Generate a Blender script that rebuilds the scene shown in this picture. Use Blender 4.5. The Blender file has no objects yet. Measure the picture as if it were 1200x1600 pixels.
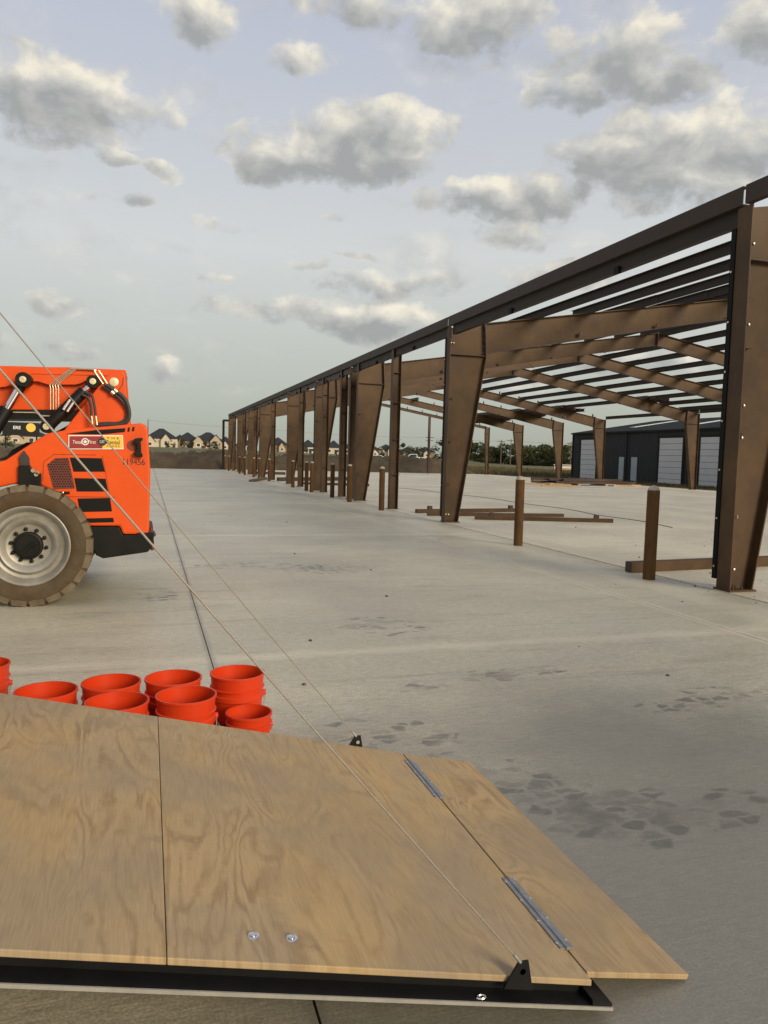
import bpy, math, random
from mathutils import Vector, Matrix, noise
random.seed(7)
S = bpy.context.scene
C = S.collection
R_ = math.radians
PI = math.pi

# ------------------------------------------------------------------ camera
FPX, CX, CY, CAMH = 1180.0, 600.0, 800.0, 1.6       # focal length in px of the 1200x1600 photo, eye height
def camera_basis(vp=(231, 703), tilt=.0265):
    d = Vector(((vp[0]-CX)/FPX, (vp[1]-CY)/FPX, 1)).normalized()    # building axis seen in camera axes (x right, y down, z forward)
    n = d.cross(Vector((1, tilt, 0))).normalized()
    if n.y > 0: n = -n
    x = d.cross(n)
    if x.x < 0: x = -x
    return Matrix((x, d, n))                                        # world = RM @ cam
RM = camera_basis()
cam_d = bpy.data.cameras.new('camera')
cam = bpy.data.objects.new('camera', cam_d); C.objects.link(cam)
cam_d.sensor_fit = 'VERTICAL'; cam_d.sensor_height = 36; cam_d.lens = FPX/1600*36
cam_d.clip_start = .05; cam_d.clip_end = 8000
mw = Matrix.Identity(4)
for r in range(3):
    mw[r][0] = RM[r][0]; mw[r][1] = -RM[r][1]; mw[r][2] = -RM[r][2]
mw[2][3] = CAMH
cam.matrix_world = mw
S.camera = cam
S.render.resolution_x, S.render.resolution_y = 768, 1024

def ray(px, py): return RM @ Vector(((px-CX)/FPX, (py-CY)/FPX, 1))
def gnd(px, py, z=0.):
    r = ray(px, py); p = r*((z-CAMH)/r.z); return Vector((p.x, p.y, z))
def aty(px, py, Y):
    r = ray(px, py); p = r*(Y/r.y); return Vector((p.x, Y, p.z+CAMH))
def atx(px, py, X):
    r = ray(px, py); p = r*(X/r.x); return Vector((X, p.y, p.z+CAMH))
def atd(px, py, d):
    r = ray(px, py); p = r*(d/math.hypot(r.x, r.y)); return Vector((p.x, p.y, p.z+CAMH))

# ------------------------------------------------------------------ light
SUN_AZ, SUN_EL = R_(152), R_(20)           # azimuth clockwise from +Y: behind the camera, to the right
sun_d = bpy.data.lights.new('sun', 'SUN'); sun_d.energy = 3.4; sun_d.angle = R_(22); sun_d.color = (1, .84, .62)
sun = bpy.data.objects.new('sun', sun_d); C.objects.link(sun)
sdir = Vector((math.sin(SUN_AZ)*math.cos(SUN_EL), math.cos(SUN_AZ)*math.cos(SUN_EL), math.sin(SUN_EL)))
sun.rotation_euler = (-sdir).to_track_quat('-Z', 'Y').to_euler()

W = bpy.data.worlds.new('World'); S.world = W; W.use_nodes = True
def build_world():
    nt = W.node_tree; N = nt.nodes; L = nt.links
    N.clear()
    def nd(t, **k):
        n = N.new(t)
        for a, b in k.items(): setattr(n, a, b)
        return n
    def put(sock, v):
        if hasattr(v, 'is_output'): L.new(v, sock)
        else: sock.default_value = v
    def m(op, a, b=0., c=0., clamp=False):
        n = nd('ShaderNodeMath', operation=op, use_clamp=clamp)
        put(n.inputs[0], a); put(n.inputs[1], b)
        if len(n.inputs) > 2: put(n.inputs[2], c)
        return n.outputs[0]
    def vm(op, a, b=(0, 0, 0)):
        n = nd('ShaderNodeVectorMath', operation=op); put(n.inputs[0], a); put(n.inputs[1], b)
        return n.outputs['Value'] if op in ('DOT_PRODUCT', 'LENGTH') else n.outputs[0]
    def mix(f, a, b):
        n = nd('ShaderNodeMix', data_type='RGBA'); put(n.inputs[0], f); put(n.inputs[6], a); put(n.inputs[7], b); return n.outputs[2]
    def sm(x, lo, hi):
        n = nd('ShaderNodeMapRange', interpolation_type='SMOOTHSTEP'); put(n.inputs[0], x); n.inputs[1].default_value = lo; n.inputs[2].default_value = hi; return n.outputs[0]
    def nz(v, scale, detail, rough, dist=0., out=0):
        n = nd('ShaderNodeTexNoise'); put(n.inputs['Vector'], v); n.inputs['Scale'].default_value = scale
        n.inputs['Detail'].default_value = detail; n.inputs['Roughness'].default_value = rough; n.inputs['Distortion'].default_value = dist
        return n.outputs[out]
    out = nd('ShaderNodeOutputWorld'); bg = nd('ShaderNodeBackground')
    L.new(bg.outputs[0], out.inputs[0])
    sky = nd('ShaderNodeTexSky', sky_type='NISHITA', sun_disc=False, sun_elevation=SUN_EL, sun_rotation=SUN_AZ, altitude=150, air_density=1.0, dust_density=2.2, ozone_density=1.6)
    D = nd('ShaderNodeTexCoord').outputs['Generated']
    sp = nd('ShaderNodeSeparateXYZ'); L.new(D, sp.inputs[0])
    az = m('ARCTAN2', sp.outputs[0], sp.outputs[1]); el = m('ARCSINE', sp.outputs[2])
    cb = nd('ShaderNodeCombineXYZ'); L.new(az, cb.inputs[0]); L.new(el, cb.inputs[1])
    P = cb.outputs[0]
    # domain warp so that cloud outlines billow
    st = vm('MULTIPLY', D, (1, 1, 1.35))
    wv = vm('SUBTRACT', nz(st, 9, 5, .55, out=1), (.5, .5, .5))
    Pw = vm('ADD', P, vm('MULTIPLY', wv, (.11, .06, 0)))
    # cumulus: centre px, half width px, half height px, weight
    clouds = [(70,150,190,62,1),(-60,120,120,60,.9),(200,165,70,30,.8),(530,230,185,58,1),(640,200,75,38,.9),(450,250,90,40,.9),
              (310,32,62,42,.8),(470,95,45,28,.6),(730,45,120,60,1),(560,10,90,34,.9),(800,15,90,45,.85),(960,95,130,62,1),(900,150,80,28,.85),
              (1075,120,75,45,.9),(1180,60,70,45,.9),(1030,255,190,60,1.05),(930,265,85,38,.95),(1170,205,110,52,.95),(1000,195,60,30,.7),
              (800,320,130,40,.95),(740,310,60,28,.7),(880,315,70,28,.75),(800,372,75,24,.8),(600,448,130,30,.8),(590,505,120,33,1),(430,480,150,26,.65),
              (680,440,70,20,.6),(1060,310,120,36,.6),(345,352,60,18,.6),(260,270,35,18,.5),(90,478,36,20,.7),(125,552,42,22,.6),(275,590,50,26,.7),(200,320,40,12,.4),
              (480,408,38,12,.5),(560,396,50,10,.5),(665,320,38,26,.6),(190,250,42,14,.45),(5,545,25,22,.6),(330,430,60,9,.4),(440,522,30,9,.5),(900,430,160,30,.6),(1000,560,140,26,.7),(820,600,90,18,.5),(130,300,24,9,.4),(510,330,26,8,.4)]
    dens = None; tilt = None
    for (x, y, a, b, w) in clouds:
        r = ray(x, y).normalized()
        c = (math.atan2(r.x, r.y), math.asin(r.z), 0)
        sx_, sy_ = FPX/(a*1.05), FPX/(b*1.06)
        mm = nd('ShaderNodeVectorMath', operation='MULTIPLY_ADD'); L.new(Pw, mm.inputs[0]); mm.inputs[1].default_value = (sx_, sy_, 0); mm.inputs[2].default_value = (-c[0]*sx_, -c[1]*sy_, 0)
        q = mm.outputs[0]
        g = m('MULTIPLY_ADD', vm('DOT_PRODUCT', q, q), -w, w, clamp=True)
        t = vm('DOT_PRODUCT', q, (.25, 1, 0))
        if dens is None: dens, tilt = g, m('MULTIPLY', g, t)
        else: dens, tilt = m('MAXIMUM', dens, g), m('MULTIPLY_ADD', g, t, tilt)
    # the same broken cumulus goes on over the rest of the sky
    fwd = ray(600, 330).normalized()
    outside = sm(vm('DOT_PRODUCT', D, tuple(fwd)), .86, .70)
    gen = sm(nz(vm('MULTIPLY', D, (1, 1, 2.6)), 3.1, 3, .5), .52, .72)
    up = sm(sp.outputs[2], .02, .12)
    gen = m('MULTIPLY', m('MULTIPLY', gen, outside), up)
    dens = m('MAXIMUM', dens, gen)
    n1 = nz(st, 15, 7, .56, .3)
    n1b = nz(vm('ADD', st, (.016, 0, .026)), 15, 5, .54, .3)
    n2 = nz(st, 55, 4, .6)
    body = m('ADD', m('MULTIPLY', dens, 1.15), m('ADD', m('MULTIPLY', m('SUBTRACT', n1, .5), 2.9), m('MULTIPLY', m('SUBTRACT', n2, .5), .9)))
    body = m('MULTIPLY', body, sm(dens, .0, .22))
    alpha = m('MULTIPLY', sm(body, .06, .88), .95)
    wisp = m('MULTIPLY', sm(nz(vm('MULTIPLY', D, (1, 1, 3.2)), 6, 7, .62, .5), .47, .78), .5)
    alpha = m('MAXIMUM', alpha, m('MULTIPLY', wisp, up))
    # light comes from behind and the right: tops pale, bellies grey
    lit = m('ADD', m('ADD', .42, m('MULTIPLY', tilt, .85)), m('MULTIPLY', m('SUBTRACT', n1, n1b), 1.9))
    lit = m('ADD', lit, m('MULTIPLY', m('SUBTRACT', .75, body), .22), clamp=True)
    # cloud colours
    cr = nd('ShaderNodeValToRGB'); L.new(lit, cr.inputs[0])
    e = cr.color_ramp.elements
    e[0].position = 0.05; e[0].color = (.365, .378, .375, 1); e[1].position = .98; e[1].color = (.92, .86, .72, 1)
    k = e.new(.5); k.color = (.56, .555, .525, 1)
    # thin veil over the clear sky
    clear = vm('MULTIPLY', sky.outputs[0], (.055, .060, .066))
    vr = nd('ShaderNodeValToRGB'); L.new(sp.outputs[2], vr.inputs[0])
    e = vr.color_ramp.elements
    e[0].position = 0.0; e[0].color = (.46, .485, .41, 1); e[1].position = .6; e[1].color = (.53, .575, .735, 1)
    k = e.new(.12); k.color = (.62, .64, .565, 1)
    k = e.new(.25); k.color = (.775, .79, .765, 1)
    base = mix(.80, clear, vr.outputs[0])
    col = mix(alpha, base, cr.outputs[0])
    L.new(col, bg.inputs[0]); bg.inputs[1].default_value = 1.0
build_world()
S.view_settings.view_transform = 'Standard'; S.view_settings.look = 'None'
S.view_settings.exposure = 0.0; S.view_settings.gamma = 1
W.cycles.sampling_method = 'NONE'; S.cycles.max_bounces = 5; S.cycles.diffuse_bounces = 3; S.cycles.adaptive_threshold = .02; S.cycles.use_denoising = True

# ------------------------------------------------------------------ mesh helpers
class MB:
    def __init__(s): s.v = []; s.f = []
    def add(s, vs, fs):
        o = len(s.v); s.v += [tuple(v) for v in vs]; s.f += [tuple(i+o for i in f) for f in fs]; return s
    def box(s, x0, x1, y0, y1, z0, z1):
        return s.add([(x0,y0,z0),(x1,y0,z0),(x1,y1,z0),(x0,y1,z0),(x0,y0,z1),(x1,y0,z1),(x1,y1,z1),(x0,y1,z1)],
                     [(0,3,2,1),(4,5,6,7),(0,1,5,4),(1,2,6,5),(2,3,7,6),(3,0,4,7)])
    def prism(s, pts, y0, y1):
        """polygon of (x,z), extruded from y0 to y1"""
        n = len(pts); a = sum(pts[i][0]*pts[(i+1)%n][1]-pts[(i+1)%n][0]*pts[i][1] for i in range(n))
        if a < 0: pts = pts[::-1]
        vs = [(x, y0, z) for x, z in pts]+[(x, y1, z) for x, z in pts]
        fs = [tuple(range(n)), tuple(range(2*n-1, n-1, -1))]+[(i, i+n, (i+1)%n+n, (i+1)%n) for i in range(n)]
        return s.add(vs, fs)
    def bar(s, a, b, w, h, up=(0, 0, 1)):
        a, b = Vector(a), Vector(b); d = (b-a).normalized(); u = Vector(up); x = d.cross(u)
        if x.length < 1e-4: x = d.cross(Vector((1, 0, 0)))
        x.normalize(); u = x.cross(d); x *= w/2; u *= h/2
        return s.add([a-x-u, a+x-u, a+x+u, a-x+u, b-x-u, b+x-u, b+x+u, b-x+u],
                     [(0,1,2,3),(7,6,5,4),(0,4,5,1),(1,5,6,2),(2,6,7,3),(3,7,4,0)])
    def tube(s, pts, r, n=8, caps=True):
        pts = [Vector(p) for p in pts]; rs = r if isinstance(r, (list, tuple)) else [r]*len(pts)
        o = len(s.v); u = None
        for i, p in enumerate(pts):
            d = (pts[min(i+1, len(pts)-1)]-pts[max(i-1, 0)]).normalized()
            if u is None:
                u = d.cross(Vector((0, 0, 1)))
                if u.length < .05: u = d.cross(Vector((0, 1, 0)))
            u = (u-d*u.dot(d)).normalized(); w = d.cross(u)
            for k in range(n):
                a = 2*PI*k/n; s.v.append(tuple(p+(u*math.cos(a)+w*math.sin(a))*rs[i]))
        for i in range(len(pts)-1):
            for k in range(n):
                s.f.append((o+i*n+k, o+i*n+(k+1)%n, o+(i+1)*n+(k+1)%n, o+(i+1)*n+k))
        if caps:
            s.f.append(tuple(o+k for k in range(n))[::-1]); e = o+(len(pts)-1)*n; s.f.append(tuple(e+k for k in range(n)))
        return s
    def lathe(s, prof, c=(0, 0, 0), axis='z', n=32, close=False, caps=True):
        """profile of (radius, height along axis)"""
        o = len(s.v); c = Vector(c)
        for r, h in prof:
            for k in range(n):
                a = 2*PI*k/n; x, y = r*math.cos(a), r*math.sin(a)
                p = {'z': Vector((x, y, h)), 'y': Vector((x, h, y)), 'x': Vector((h, x, y))}[axis]
                s.v.append(tuple(p+c))
        m = len(prof)
        for i in range(m if close else m-1):
            j = (i+1) % m
            for k in range(n):
                s.f.append((o+i*n+k, o+i*n+(k+1)%n, o+j*n+(k+1)%n, o+j*n+k))
        if not close and caps:
            s.f.append(tuple(o+k for k in range(n))[::-1]); e = o+(m-1)*n; s.f.append(tuple(e+k for k in range(n)))
        return s
    def build(s, name, mat, parent=None, smooth=False, bevel=0., seg=2):
        me = bpy.data.meshes.new(name); me.from_pydata(s.v, [], s.f); me.update()
        import bmesh
        bm = bmesh.new(); bm.from_mesh(me); bmesh.ops.recalc_face_normals(bm, faces=bm.faces); bm.to_mesh(me); bm.free()
        if mat: me.materials.append(mat)
        if smooth:
            for p in me.polygons: p.use_smooth = True
        o = bpy.data.objects.new(name, me); C.objects.link(o)
        if smooth and smooth != 'all':
            me.set_sharp_from_angle(angle=R_(38))
        if bevel:
            md = o.modifiers.new('bevel', 'BEVEL'); md.width = bevel; md.segments = seg; md.limit_method = 'ANGLE'; md.angle_limit = R_(40)
        if parent: o.parent = parent; o.matrix_parent_inverse = parent.matrix_world.inverted() if parent.type != 'EMPTY' else Matrix.Translation(parent.location).inverted() if tuple(parent.rotation_euler) == (0, 0, 0) else parent.matrix_basis.inverted()
        return o

def tag(o, label=None, cat=None, group=None, kind=None):
    if label: o['label'] = label
    if cat: o['category'] = cat
    if group: o['group'] = group
    if kind or cat: o['kind'] = kind or 'thing'
    return o
def empty(name, loc, label=None, cat=None, group=None, rz=0):
    o = bpy.data.objects.new(name, None); o.location = loc; o.rotation_euler = (0, 0, rz); o.empty_display_size = .2; C.objects.link(o)
    return tag(o, label, cat, group)
def copy_tree(o, parent=None):
    c = o.copy(); C.objects.link(c); c.parent = parent
    for ch in list(o.children): copy_tree(ch, c)
    return c

# ------------------------------------------------------------------ materials
def newmat(name):
    m = bpy.data.materials.new(name); m.use_nodes = True
    return m, m.node_tree.nodes, m.node_tree.links, m.node_tree.nodes['Principled BSDF']
def paint(name, col, rough=.5, var=.15, scale=6., metal=0., bump=0., bscale=60., dirt=None, dirt_amt=.5, spec=.5, streak=None, coat=0.):
    """one base colour with uneven wear, optional patches of a second colour and fine relief"""
    m, N, L, b = newmat(name)
    tc = N.new('ShaderNodeTexCoord'); src = tc.outputs['Object']
    if streak:
        mp = N.new('ShaderNodeMapping'); mp.inputs['Scale'].default_value = streak; L.new(src, mp.inputs[0]); src = mp.outputs[0]
    n = N.new('ShaderNodeTexNoise'); n.inputs['Scale'].default_value = scale; n.inputs['Detail'].default_value = 6; n.inputs['Roughness'].default_value = .62
    L.new(src, n.inputs['Vector'])
    rp = N.new('ShaderNodeValToRGB'); L.new(n.outputs[0], rp.inputs[0])
    rp.color_ramp.elements[0].position = .3; rp.color_ramp.elements[1].position = .72
    rp.color_ramp.elements[0].color = tuple(c*(1-var) for c in col)+(1,); rp.color_ramp.elements[1].color = tuple(min(1, c*(1+var)) for c in col)+(1,)
    out = rp.outputs[0]
    if dirt:
        n2 = N.new('ShaderNodeTexNoise'); n2.inputs['Scale'].default_value = scale*.45; n2.inputs['Detail'].default_value = 8; n2.inputs['Roughness'].default_value = .68
        L.new(src, n2.inputs['Vector'])
        mr = N.new('ShaderNodeMapRange'); mr.inputs[1].default_value = .46; mr.inputs[2].default_value = .68; mr.inputs[4].default_value = dirt_amt; L.new(n2.outputs[0], mr.inputs[0])
        mx = N.new('ShaderNodeMix'); mx.data_type = 'RGBA'; L.new(mr.outputs[0], mx.inputs[0]); L.new(out, mx.inputs[6]); mx.inputs[7].default_value = tuple(dirt)+(1,); out = mx.outputs[2]
    L.new(out, b.inputs['Base Color'])
    mr = N.new('ShaderNodeMapRange'); L.new(n.outputs[0], mr.inputs[0]); mr.inputs[3].default_value = max(0, rough-.12); mr.inputs[4].default_value = min(1, rough+.12); L.new(mr.outputs[0], b.inputs['Roughness'])
    b.inputs['Metallic'].default_value = metal; b.inputs['Specular IOR Level'].default_value = spec
    b.inputs['Coat Weight'].default_value = coat
    if bump:
        n3 = N.new('ShaderNodeTexNoise'); n3.inputs['Scale'].default_value = bscale; n3.inputs['Detail'].default_value = 4; L.new(tc.outputs['Object'], n3.inputs['Vector'])
        bp = N.new('ShaderNodeBump'); bp.inputs['Strength'].default_value = bump; bp.inputs['Distance'].default_value = .01; L.new(n3.outputs[0], bp.inputs['Height']); L.new(bp.outputs[0], b.inputs['Normal'])
    return m

def concrete(name, col, stains=(), bands=(), warm=(.64, .56, .385)):
    """broom-finished slab: cloudy tone, fine streaks along X, damp tread-shaped marks (stains: x, y, rx, ry, strength) and dusty bands along the joints"""
    m, N, L, b = newmat(name)
    def put(s, v):
        if hasattr(v, 'is_output'): L.new(v, s)
        else: s.default_value = v
    def math_(op, a, c=0., clamp=False):
        n = N.new('ShaderNodeMath'); n.operation = op; n.use_clamp = clamp; put(n.inputs[0], a); put(n.inputs[1], c); return n.outputs[0]
    def nz(v, sc, det, ro=.6, dist=0.):
        n = N.new('ShaderNodeTexNoise'); put(n.inputs['Vector'], v); n.inputs['Scale'].default_value = sc; n.inputs['Detail'].default_value = det; n.inputs['Roughness'].default_value = ro; n.inputs['Distortion'].default_value = dist; return n.outputs[0]
    def mp(sc):
        n = N.new('ShaderNodeMapping'); n.inputs['Scale'].default_value = sc; L.new(geo, n.inputs[0]); return n.outputs[0]
    def mr(x, a, c, d=0., e=1.):
        n = N.new('ShaderNodeMapRange'); n.interpolation_type = 'SMOOTHSTEP'; put(n.inputs[0], x)
        for i, q in enumerate((a, c, d, e)): n.inputs[i+1].default_value = q
        return n.outputs[0]
    def mix(f, a, c, bt='MIX'):
        n = N.new('ShaderNodeMix'); n.data_type = 'RGBA'; n.blend_type = bt; put(n.inputs[0], f); put(n.inputs[6], a); put(n.inputs[7], c); return n.outputs[2]
    geo = N.new('ShaderNodeNewGeometry').outputs['Position']
    big = nz(geo, .35, 5, .6); mid = nz(mp((.5, 2.2, 1)), 1.3, 6, .62, .6); fine = nz(mp((6, 90, 1)), 1.5, 3, .6); speck = nz(geo, 95, 3, .6)
    c = mix(mr(big, .36, .66), tuple(x*.86 for x in col)+(1,), tuple(x*1.10 for x in col)+(1,))
    c = mix(math_('MULTIPLY', mr(mid, .45, .72), .5), c, tuple(warm)+(1,))
    c = mix(math_('MULTIPLY', mr(nz(mp((.35, 2.6, 1)), 2.1, 7, .66, .9), .52, .70), .5), c, tuple(x*.60 for x in col)+(1,))
    g = mr(fine, .3, .7, .86, 1.10); c = mix(1., c, g, 'MULTIPLY')
    g = mr(speck, .3, .75, .72, 1.20); c = mix(1., c, g, 'MULTIPLY')
    g = mr(nz(mp((1, 2.2, 1)), 16, 5, .65), .3, .7, .86, 1.10); c = mix(1., c, g, 'MULTIPLY')
    # tiny dark pits and crumbs
    vo = N.new('ShaderNodeTexVoronoi'); vo.inputs['Scale'].default_value = 2.6; L.new(geo, vo.inputs['Vector'])
    c = mix(math_('MULTIPLY', mr(vo.outputs['Distance'], .03, .012), .45), c, (.1, .09, .08, 1))
    sx = N.new('ShaderNodeSeparateXYZ'); L.new(geo, sx.inputs[0])
    for axis, pos, wid, amt, bc in bands:
        d = math_('ABSOLUTE', math_('SUBTRACT', sx.outputs[axis], pos))
        d = math_('ADD', d, math_('MULTIPLY', math_('SUBTRACT', nz(geo, 2.2, 5), .5), wid*1.5))
        c = mix(math_('MULTIPLY', mr(d, wid, wid*.12), amt), c, bc+(1,))
    if stains:
        wob = N.new('ShaderNodeVectorMath'); wob.operation = 'ADD'; L.new(mp((.62, 1.0, 0)), wob.inputs[0])
        nn = N.new('ShaderNodeTexNoise'); nn.inputs['Scale'].default_value = 12; L.new(geo, nn.inputs['Vector'])
        sc = N.new('ShaderNodeVectorMath'); sc.operation = 'SCALE'; L.new(nn.outputs[1], sc.inputs[0]); sc.inputs['Scale'].default_value = .07; L.new(sc.outputs[0], wob.inputs[1])
        cell, edge_ = N.new('ShaderNodeTexVoronoi'), N.new('ShaderNodeTexVoronoi'); edge_.feature = 'DISTANCE_TO_EDGE'
        for v_ in (cell, edge_): v_.inputs['Scale'].default_value = 12.5; v_.inputs['Randomness'].default_value = .85; L.new(wob.outputs[0], v_.inputs['Vector'])
        blot = mr(edge_.outputs['Distance'], .01, .20)
        rnd = N.new('ShaderNodeSeparateColor'); L.new(cell.outputs['Color'], rnd.inputs[0])
        tot = None
        for (x, y, rx, ry, w) in stains:
            a = math_('DIVIDE', math_('SUBTRACT', sx.outputs[0], x), rx); d = math_('DIVIDE', math_('SUBTRACT', sx.outputs[1], y), ry)
            q = math_('ADD', math_('MULTIPLY', a, a), math_('MULTIPLY', d, d))
            q = math_('MULTIPLY', math_('SUBTRACT', 1.15, q, True), w)
            tot = q if tot is None else math_('MAXIMUM', tot, q)
        # broad zone of darker grey with noisy edges, around the ramp's flap end
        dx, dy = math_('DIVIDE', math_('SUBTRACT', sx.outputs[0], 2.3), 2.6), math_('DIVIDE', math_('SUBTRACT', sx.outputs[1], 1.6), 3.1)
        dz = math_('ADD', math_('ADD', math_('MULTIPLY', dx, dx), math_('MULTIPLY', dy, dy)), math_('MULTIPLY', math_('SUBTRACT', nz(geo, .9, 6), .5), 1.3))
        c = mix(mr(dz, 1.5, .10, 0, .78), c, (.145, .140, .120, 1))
        on = mr(math_('ADD', math_('MULTIPLY', tot, 1.0), math_('MULTIPLY', math_('SUBTRACT', rnd.outputs[0], .5), 1.5)), .38, .62)
        on = math_('MULTIPLY', on, mr(tot, .04, .3))
        f = math_('MULTIPLY', math_('MULTIPLY', on, blot), mr(rnd.outputs[1], 0, 1, .24, .70))
        f = math_('MULTIPLY', f, mr(nz(geo, 14, 5), .25, .6, .45, 1.))
        core = math_('MULTIPLY', mr(tot, .6, 1.2), mr(nz(geo, 5, 6), .38, .62, 0, .6))
        c = mix(math_('MAXIMUM', f, core), c, (.075, .070, .060, 1))
    L.new(c, b.inputs['Base Color'])
    L.new(mr(mid, .3, .7, .40, .58), b.inputs['Roughness']); b.inputs['Specular IOR Level'].default_value = .6
    bp = N.new('ShaderNodeBump'); bp.inputs['Strength'].default_value = .25; bp.inputs['Distance'].default_value = .003
    L.new(math_('ADD', fine, math_('MULTIPLY', speck, .7)), bp.inputs['Height']); L.new(bp.outputs[0], b.inputs['Normal'])
    return m

def plywood(name, seed, tone=1.0, edge=False):
    m, N, L, b = newmat(name)
    def put(s, v):
        if hasattr(v, 'is_output'): L.new(v, s)
        else: s.default_value = v
    def nz(v, sc, det, ro=.55, dist=0.):
        n = N.new('ShaderNodeTexNoise'); put(n.inputs['Vector'], v); n.inputs['Scale'].default_value = sc; n.inputs['Detail'].default_value = det; n.inputs['Roughness'].default_value = ro; n.inputs['Distortion'].default_value = dist; return n.outputs[0]
    def math_(op, a, c=0., clamp=False):
        n = N.new('ShaderNodeMath'); n.operation = op; n.use_clamp = clamp; put(n.inputs[0], a); put(n.inputs[1], c); return n.outputs[0]
    def mix(f, a, c, bt='MIX'):
        n = N.new('ShaderNodeMix'); n.data_type = 'RGBA'; n.blend_type = bt; put(n.inputs[0], f); put(n.inputs[6], a); put(n.inputs[7], c); return n.outputs[2]
    def mr(x, a, c, d=0., e=1.):
        n = N.new('ShaderNodeMapRange'); n.interpolation_type = 'SMOOTHSTEP'; put(n.inputs[0], x)
        for i, q in enumerate((a, c, d, e)): n.inputs[i+1].default_value = q
        return n.outputs[0]
    tc = N.new('ShaderNodeTexCoord').outputs['Object']
    off = N.new('ShaderNodeVectorMath'); off.operation = 'ADD'; off.inputs[1].default_value = (seed*3.1, seed*1.7, 0); L.new(tc, off.inputs[0]); P = off.outputs[0]
    mp = N.new('ShaderNodeMapping'); mp.inputs['Scale'].default_value = (4.2, .95, 0); L.new(P, mp.inputs[0])
    h = nz(mp.outputs[0], 1.2, 3.0, .42, .8)                 # cathedral figure: contour rings of a smooth field
    rings = math_('FRACT', math_('ADD', math_('MULTIPLY', h, 11.0), math_('MULTIPLY', nz(P, 26, 4, .6), .55)))
    tri = math_('ABSOLUTE', math_('SUBTRACT', math_('MULTIPLY', rings, 2), 1))
    late = math_('MULTIPLY', mr(tri, .30, 1.0), mr(nz(P, 5, 4), .32, .62, .25, 1.))
    mp2 = N.new('ShaderNodeMapping'); mp2.inputs['Scale'].default_value = (220, 9, 0); L.new(P, mp2.inputs[0])
    fib = nz(mp2.outputs[0], 1, 4, .6)
    soft = nz(P, 2.0, 5, .6)
    big = nz(P, 1.1, 3)
    light = (.58*tone, .405*tone, .20*tone, 1); dark = (.34*tone, .21*tone, .09*tone, 1); grey = (.40*tone, .315*tone, .205*tone, 1)
    c = mix(math_('MULTIPLY', late, mr(big, .35, .65, .95, .55)), light, dark)
    amb = mr(nz(mp.outputs[0], .8, 3, .5, 1.2), .52, .60)
    c = mix(math_('MULTIPLY', amb, .45), c, (.60*tone, .40*tone, .165*tone, 1))
    c = mix(mr(soft, .38, .62, .10, .70), c, grey)
    c = mix(mr(big, .45, .7, 0, .35), c, (.30*tone, .235*tone, .15*tone, 1))
    c = mix(1., c, mr(fib, .25, .75, .88, 1.08), 'MULTIPLY')
    c = mix(math_('MULTIPLY', mr(nz(P, 3.3, 7, .7, .5), .60, .74), .40), c, (.20*tone, .165*tone, .12*tone, 1))
    vo = N.new('ShaderNodeTexVoronoi'); vo.inputs['Scale'].default_value = 2.7; L.new(P, vo.inputs['Vector'])
    c = mix(math_('MULTIPLY', mr(vo.outputs['Distance'], .045, .02), .6), c, (.10, .06, .03, 1))
    sy = N.new('ShaderNodeSeparateXYZ'); L.new(tc, sy.inputs[0])
    L.new(c, b.inputs['Base Color']); b.inputs['Roughness'].default_value = .68; b.inputs['Specular IOR Level'].default_value = .3
    bp = N.new('ShaderNodeBump'); bp.inputs['Strength'].default_value = .25; bp.inputs['Distance'].default_value = .002
    L.new(math_('ADD', fib, math_('MULTIPLY', late, .4)), bp.inputs['Height']); L.new(bp.outputs[0], b.inputs['Normal'])
    return m

M = {}
M['primer'] = paint('brown_primer_steel', (.082, .046, .0185), .6, .34, 2.2, spec=.3, bump=.05, bscale=40, dirt=(.046, .022, .010), dirt_amt=.85)
M['primer_dark'] = paint('dark_primer_steel', (.068, .045, .036), .55, .2, 3., bump=.04, spec=.25)
M['black_channel'] = paint('black_channel_paint', (.005, .005, .005), .6, .3, 4, spec=.15)
M['strut'] = paint('dark_brown_strut', (.052, .035, .027), .6, .15, 2., spec=.25)
M['purlin'] = paint('near_black_brown_purlin', (.036, .027, .021), .6, .2, 2., spec=.2)
M['bolt'] = paint('zinc_bolt', (.62, .56, .44), .3, .2, 30, metal=.9)
M['rust'] = paint('rusty_pipe', (.105, .052, .018), .8, .35, 9, spec=.2, bump=.25, bscale=70, dirt=(.055, .032, .015), dirt_amt=.8, streak=(1, 1, .35))
M['cap'] = paint('bollard_cap_concrete', (.42, .37, .29), .9, .2, 30, bump=.3)
M['orange'] = paint('orange_machine_paint', (.69, .082, .006), .42, .06, 3., dirt=(.62, .070, .008), dirt_amt=.35, spec=.3, coat=.08)
M['blackpaint'] = paint('black_machine_paint', (.007, .007, .006), .5, .25, 8, dirt=(.018, .016, .012), dirt_amt=.4, spec=.2)
M['decal'] = paint('black_decal', (.008, .008, .007), .6, .1, 5, spec=.15)
M['chrome'] = paint('chrome_rod', (.72, .72, .72), .12, .05, 20, metal=1)
M['zinc'] = paint('zinc_pipe', (.60, .52, .36), .35, .15, 20, metal=.85)
M['brass'] = paint('yellow_zinc_pin', (.68, .60, .36), .4, .15, 30, metal=.3)
M['tyre'] = paint('dusty_tyre_rubber', (.085, .064, .040), .9, .25, 7, spec=.15, bump=.2, bscale=50, dirt=(.075, .040, .018), dirt_amt=.85)
M['tread'] = paint('dusty_tread', (.145, .115, .075), .9, .3, 9, spec=.15, bump=.25, bscale=40)
M['rim'] = paint('silver_rim', (.34, .325, .28), .45, .16, 6, metal=.35, dirt=(.21, .18, .13), dirt_amt=.7)
M['rubber'] = paint('black_rubber', (.03, .028, .025), .6, .2, 14)
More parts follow.
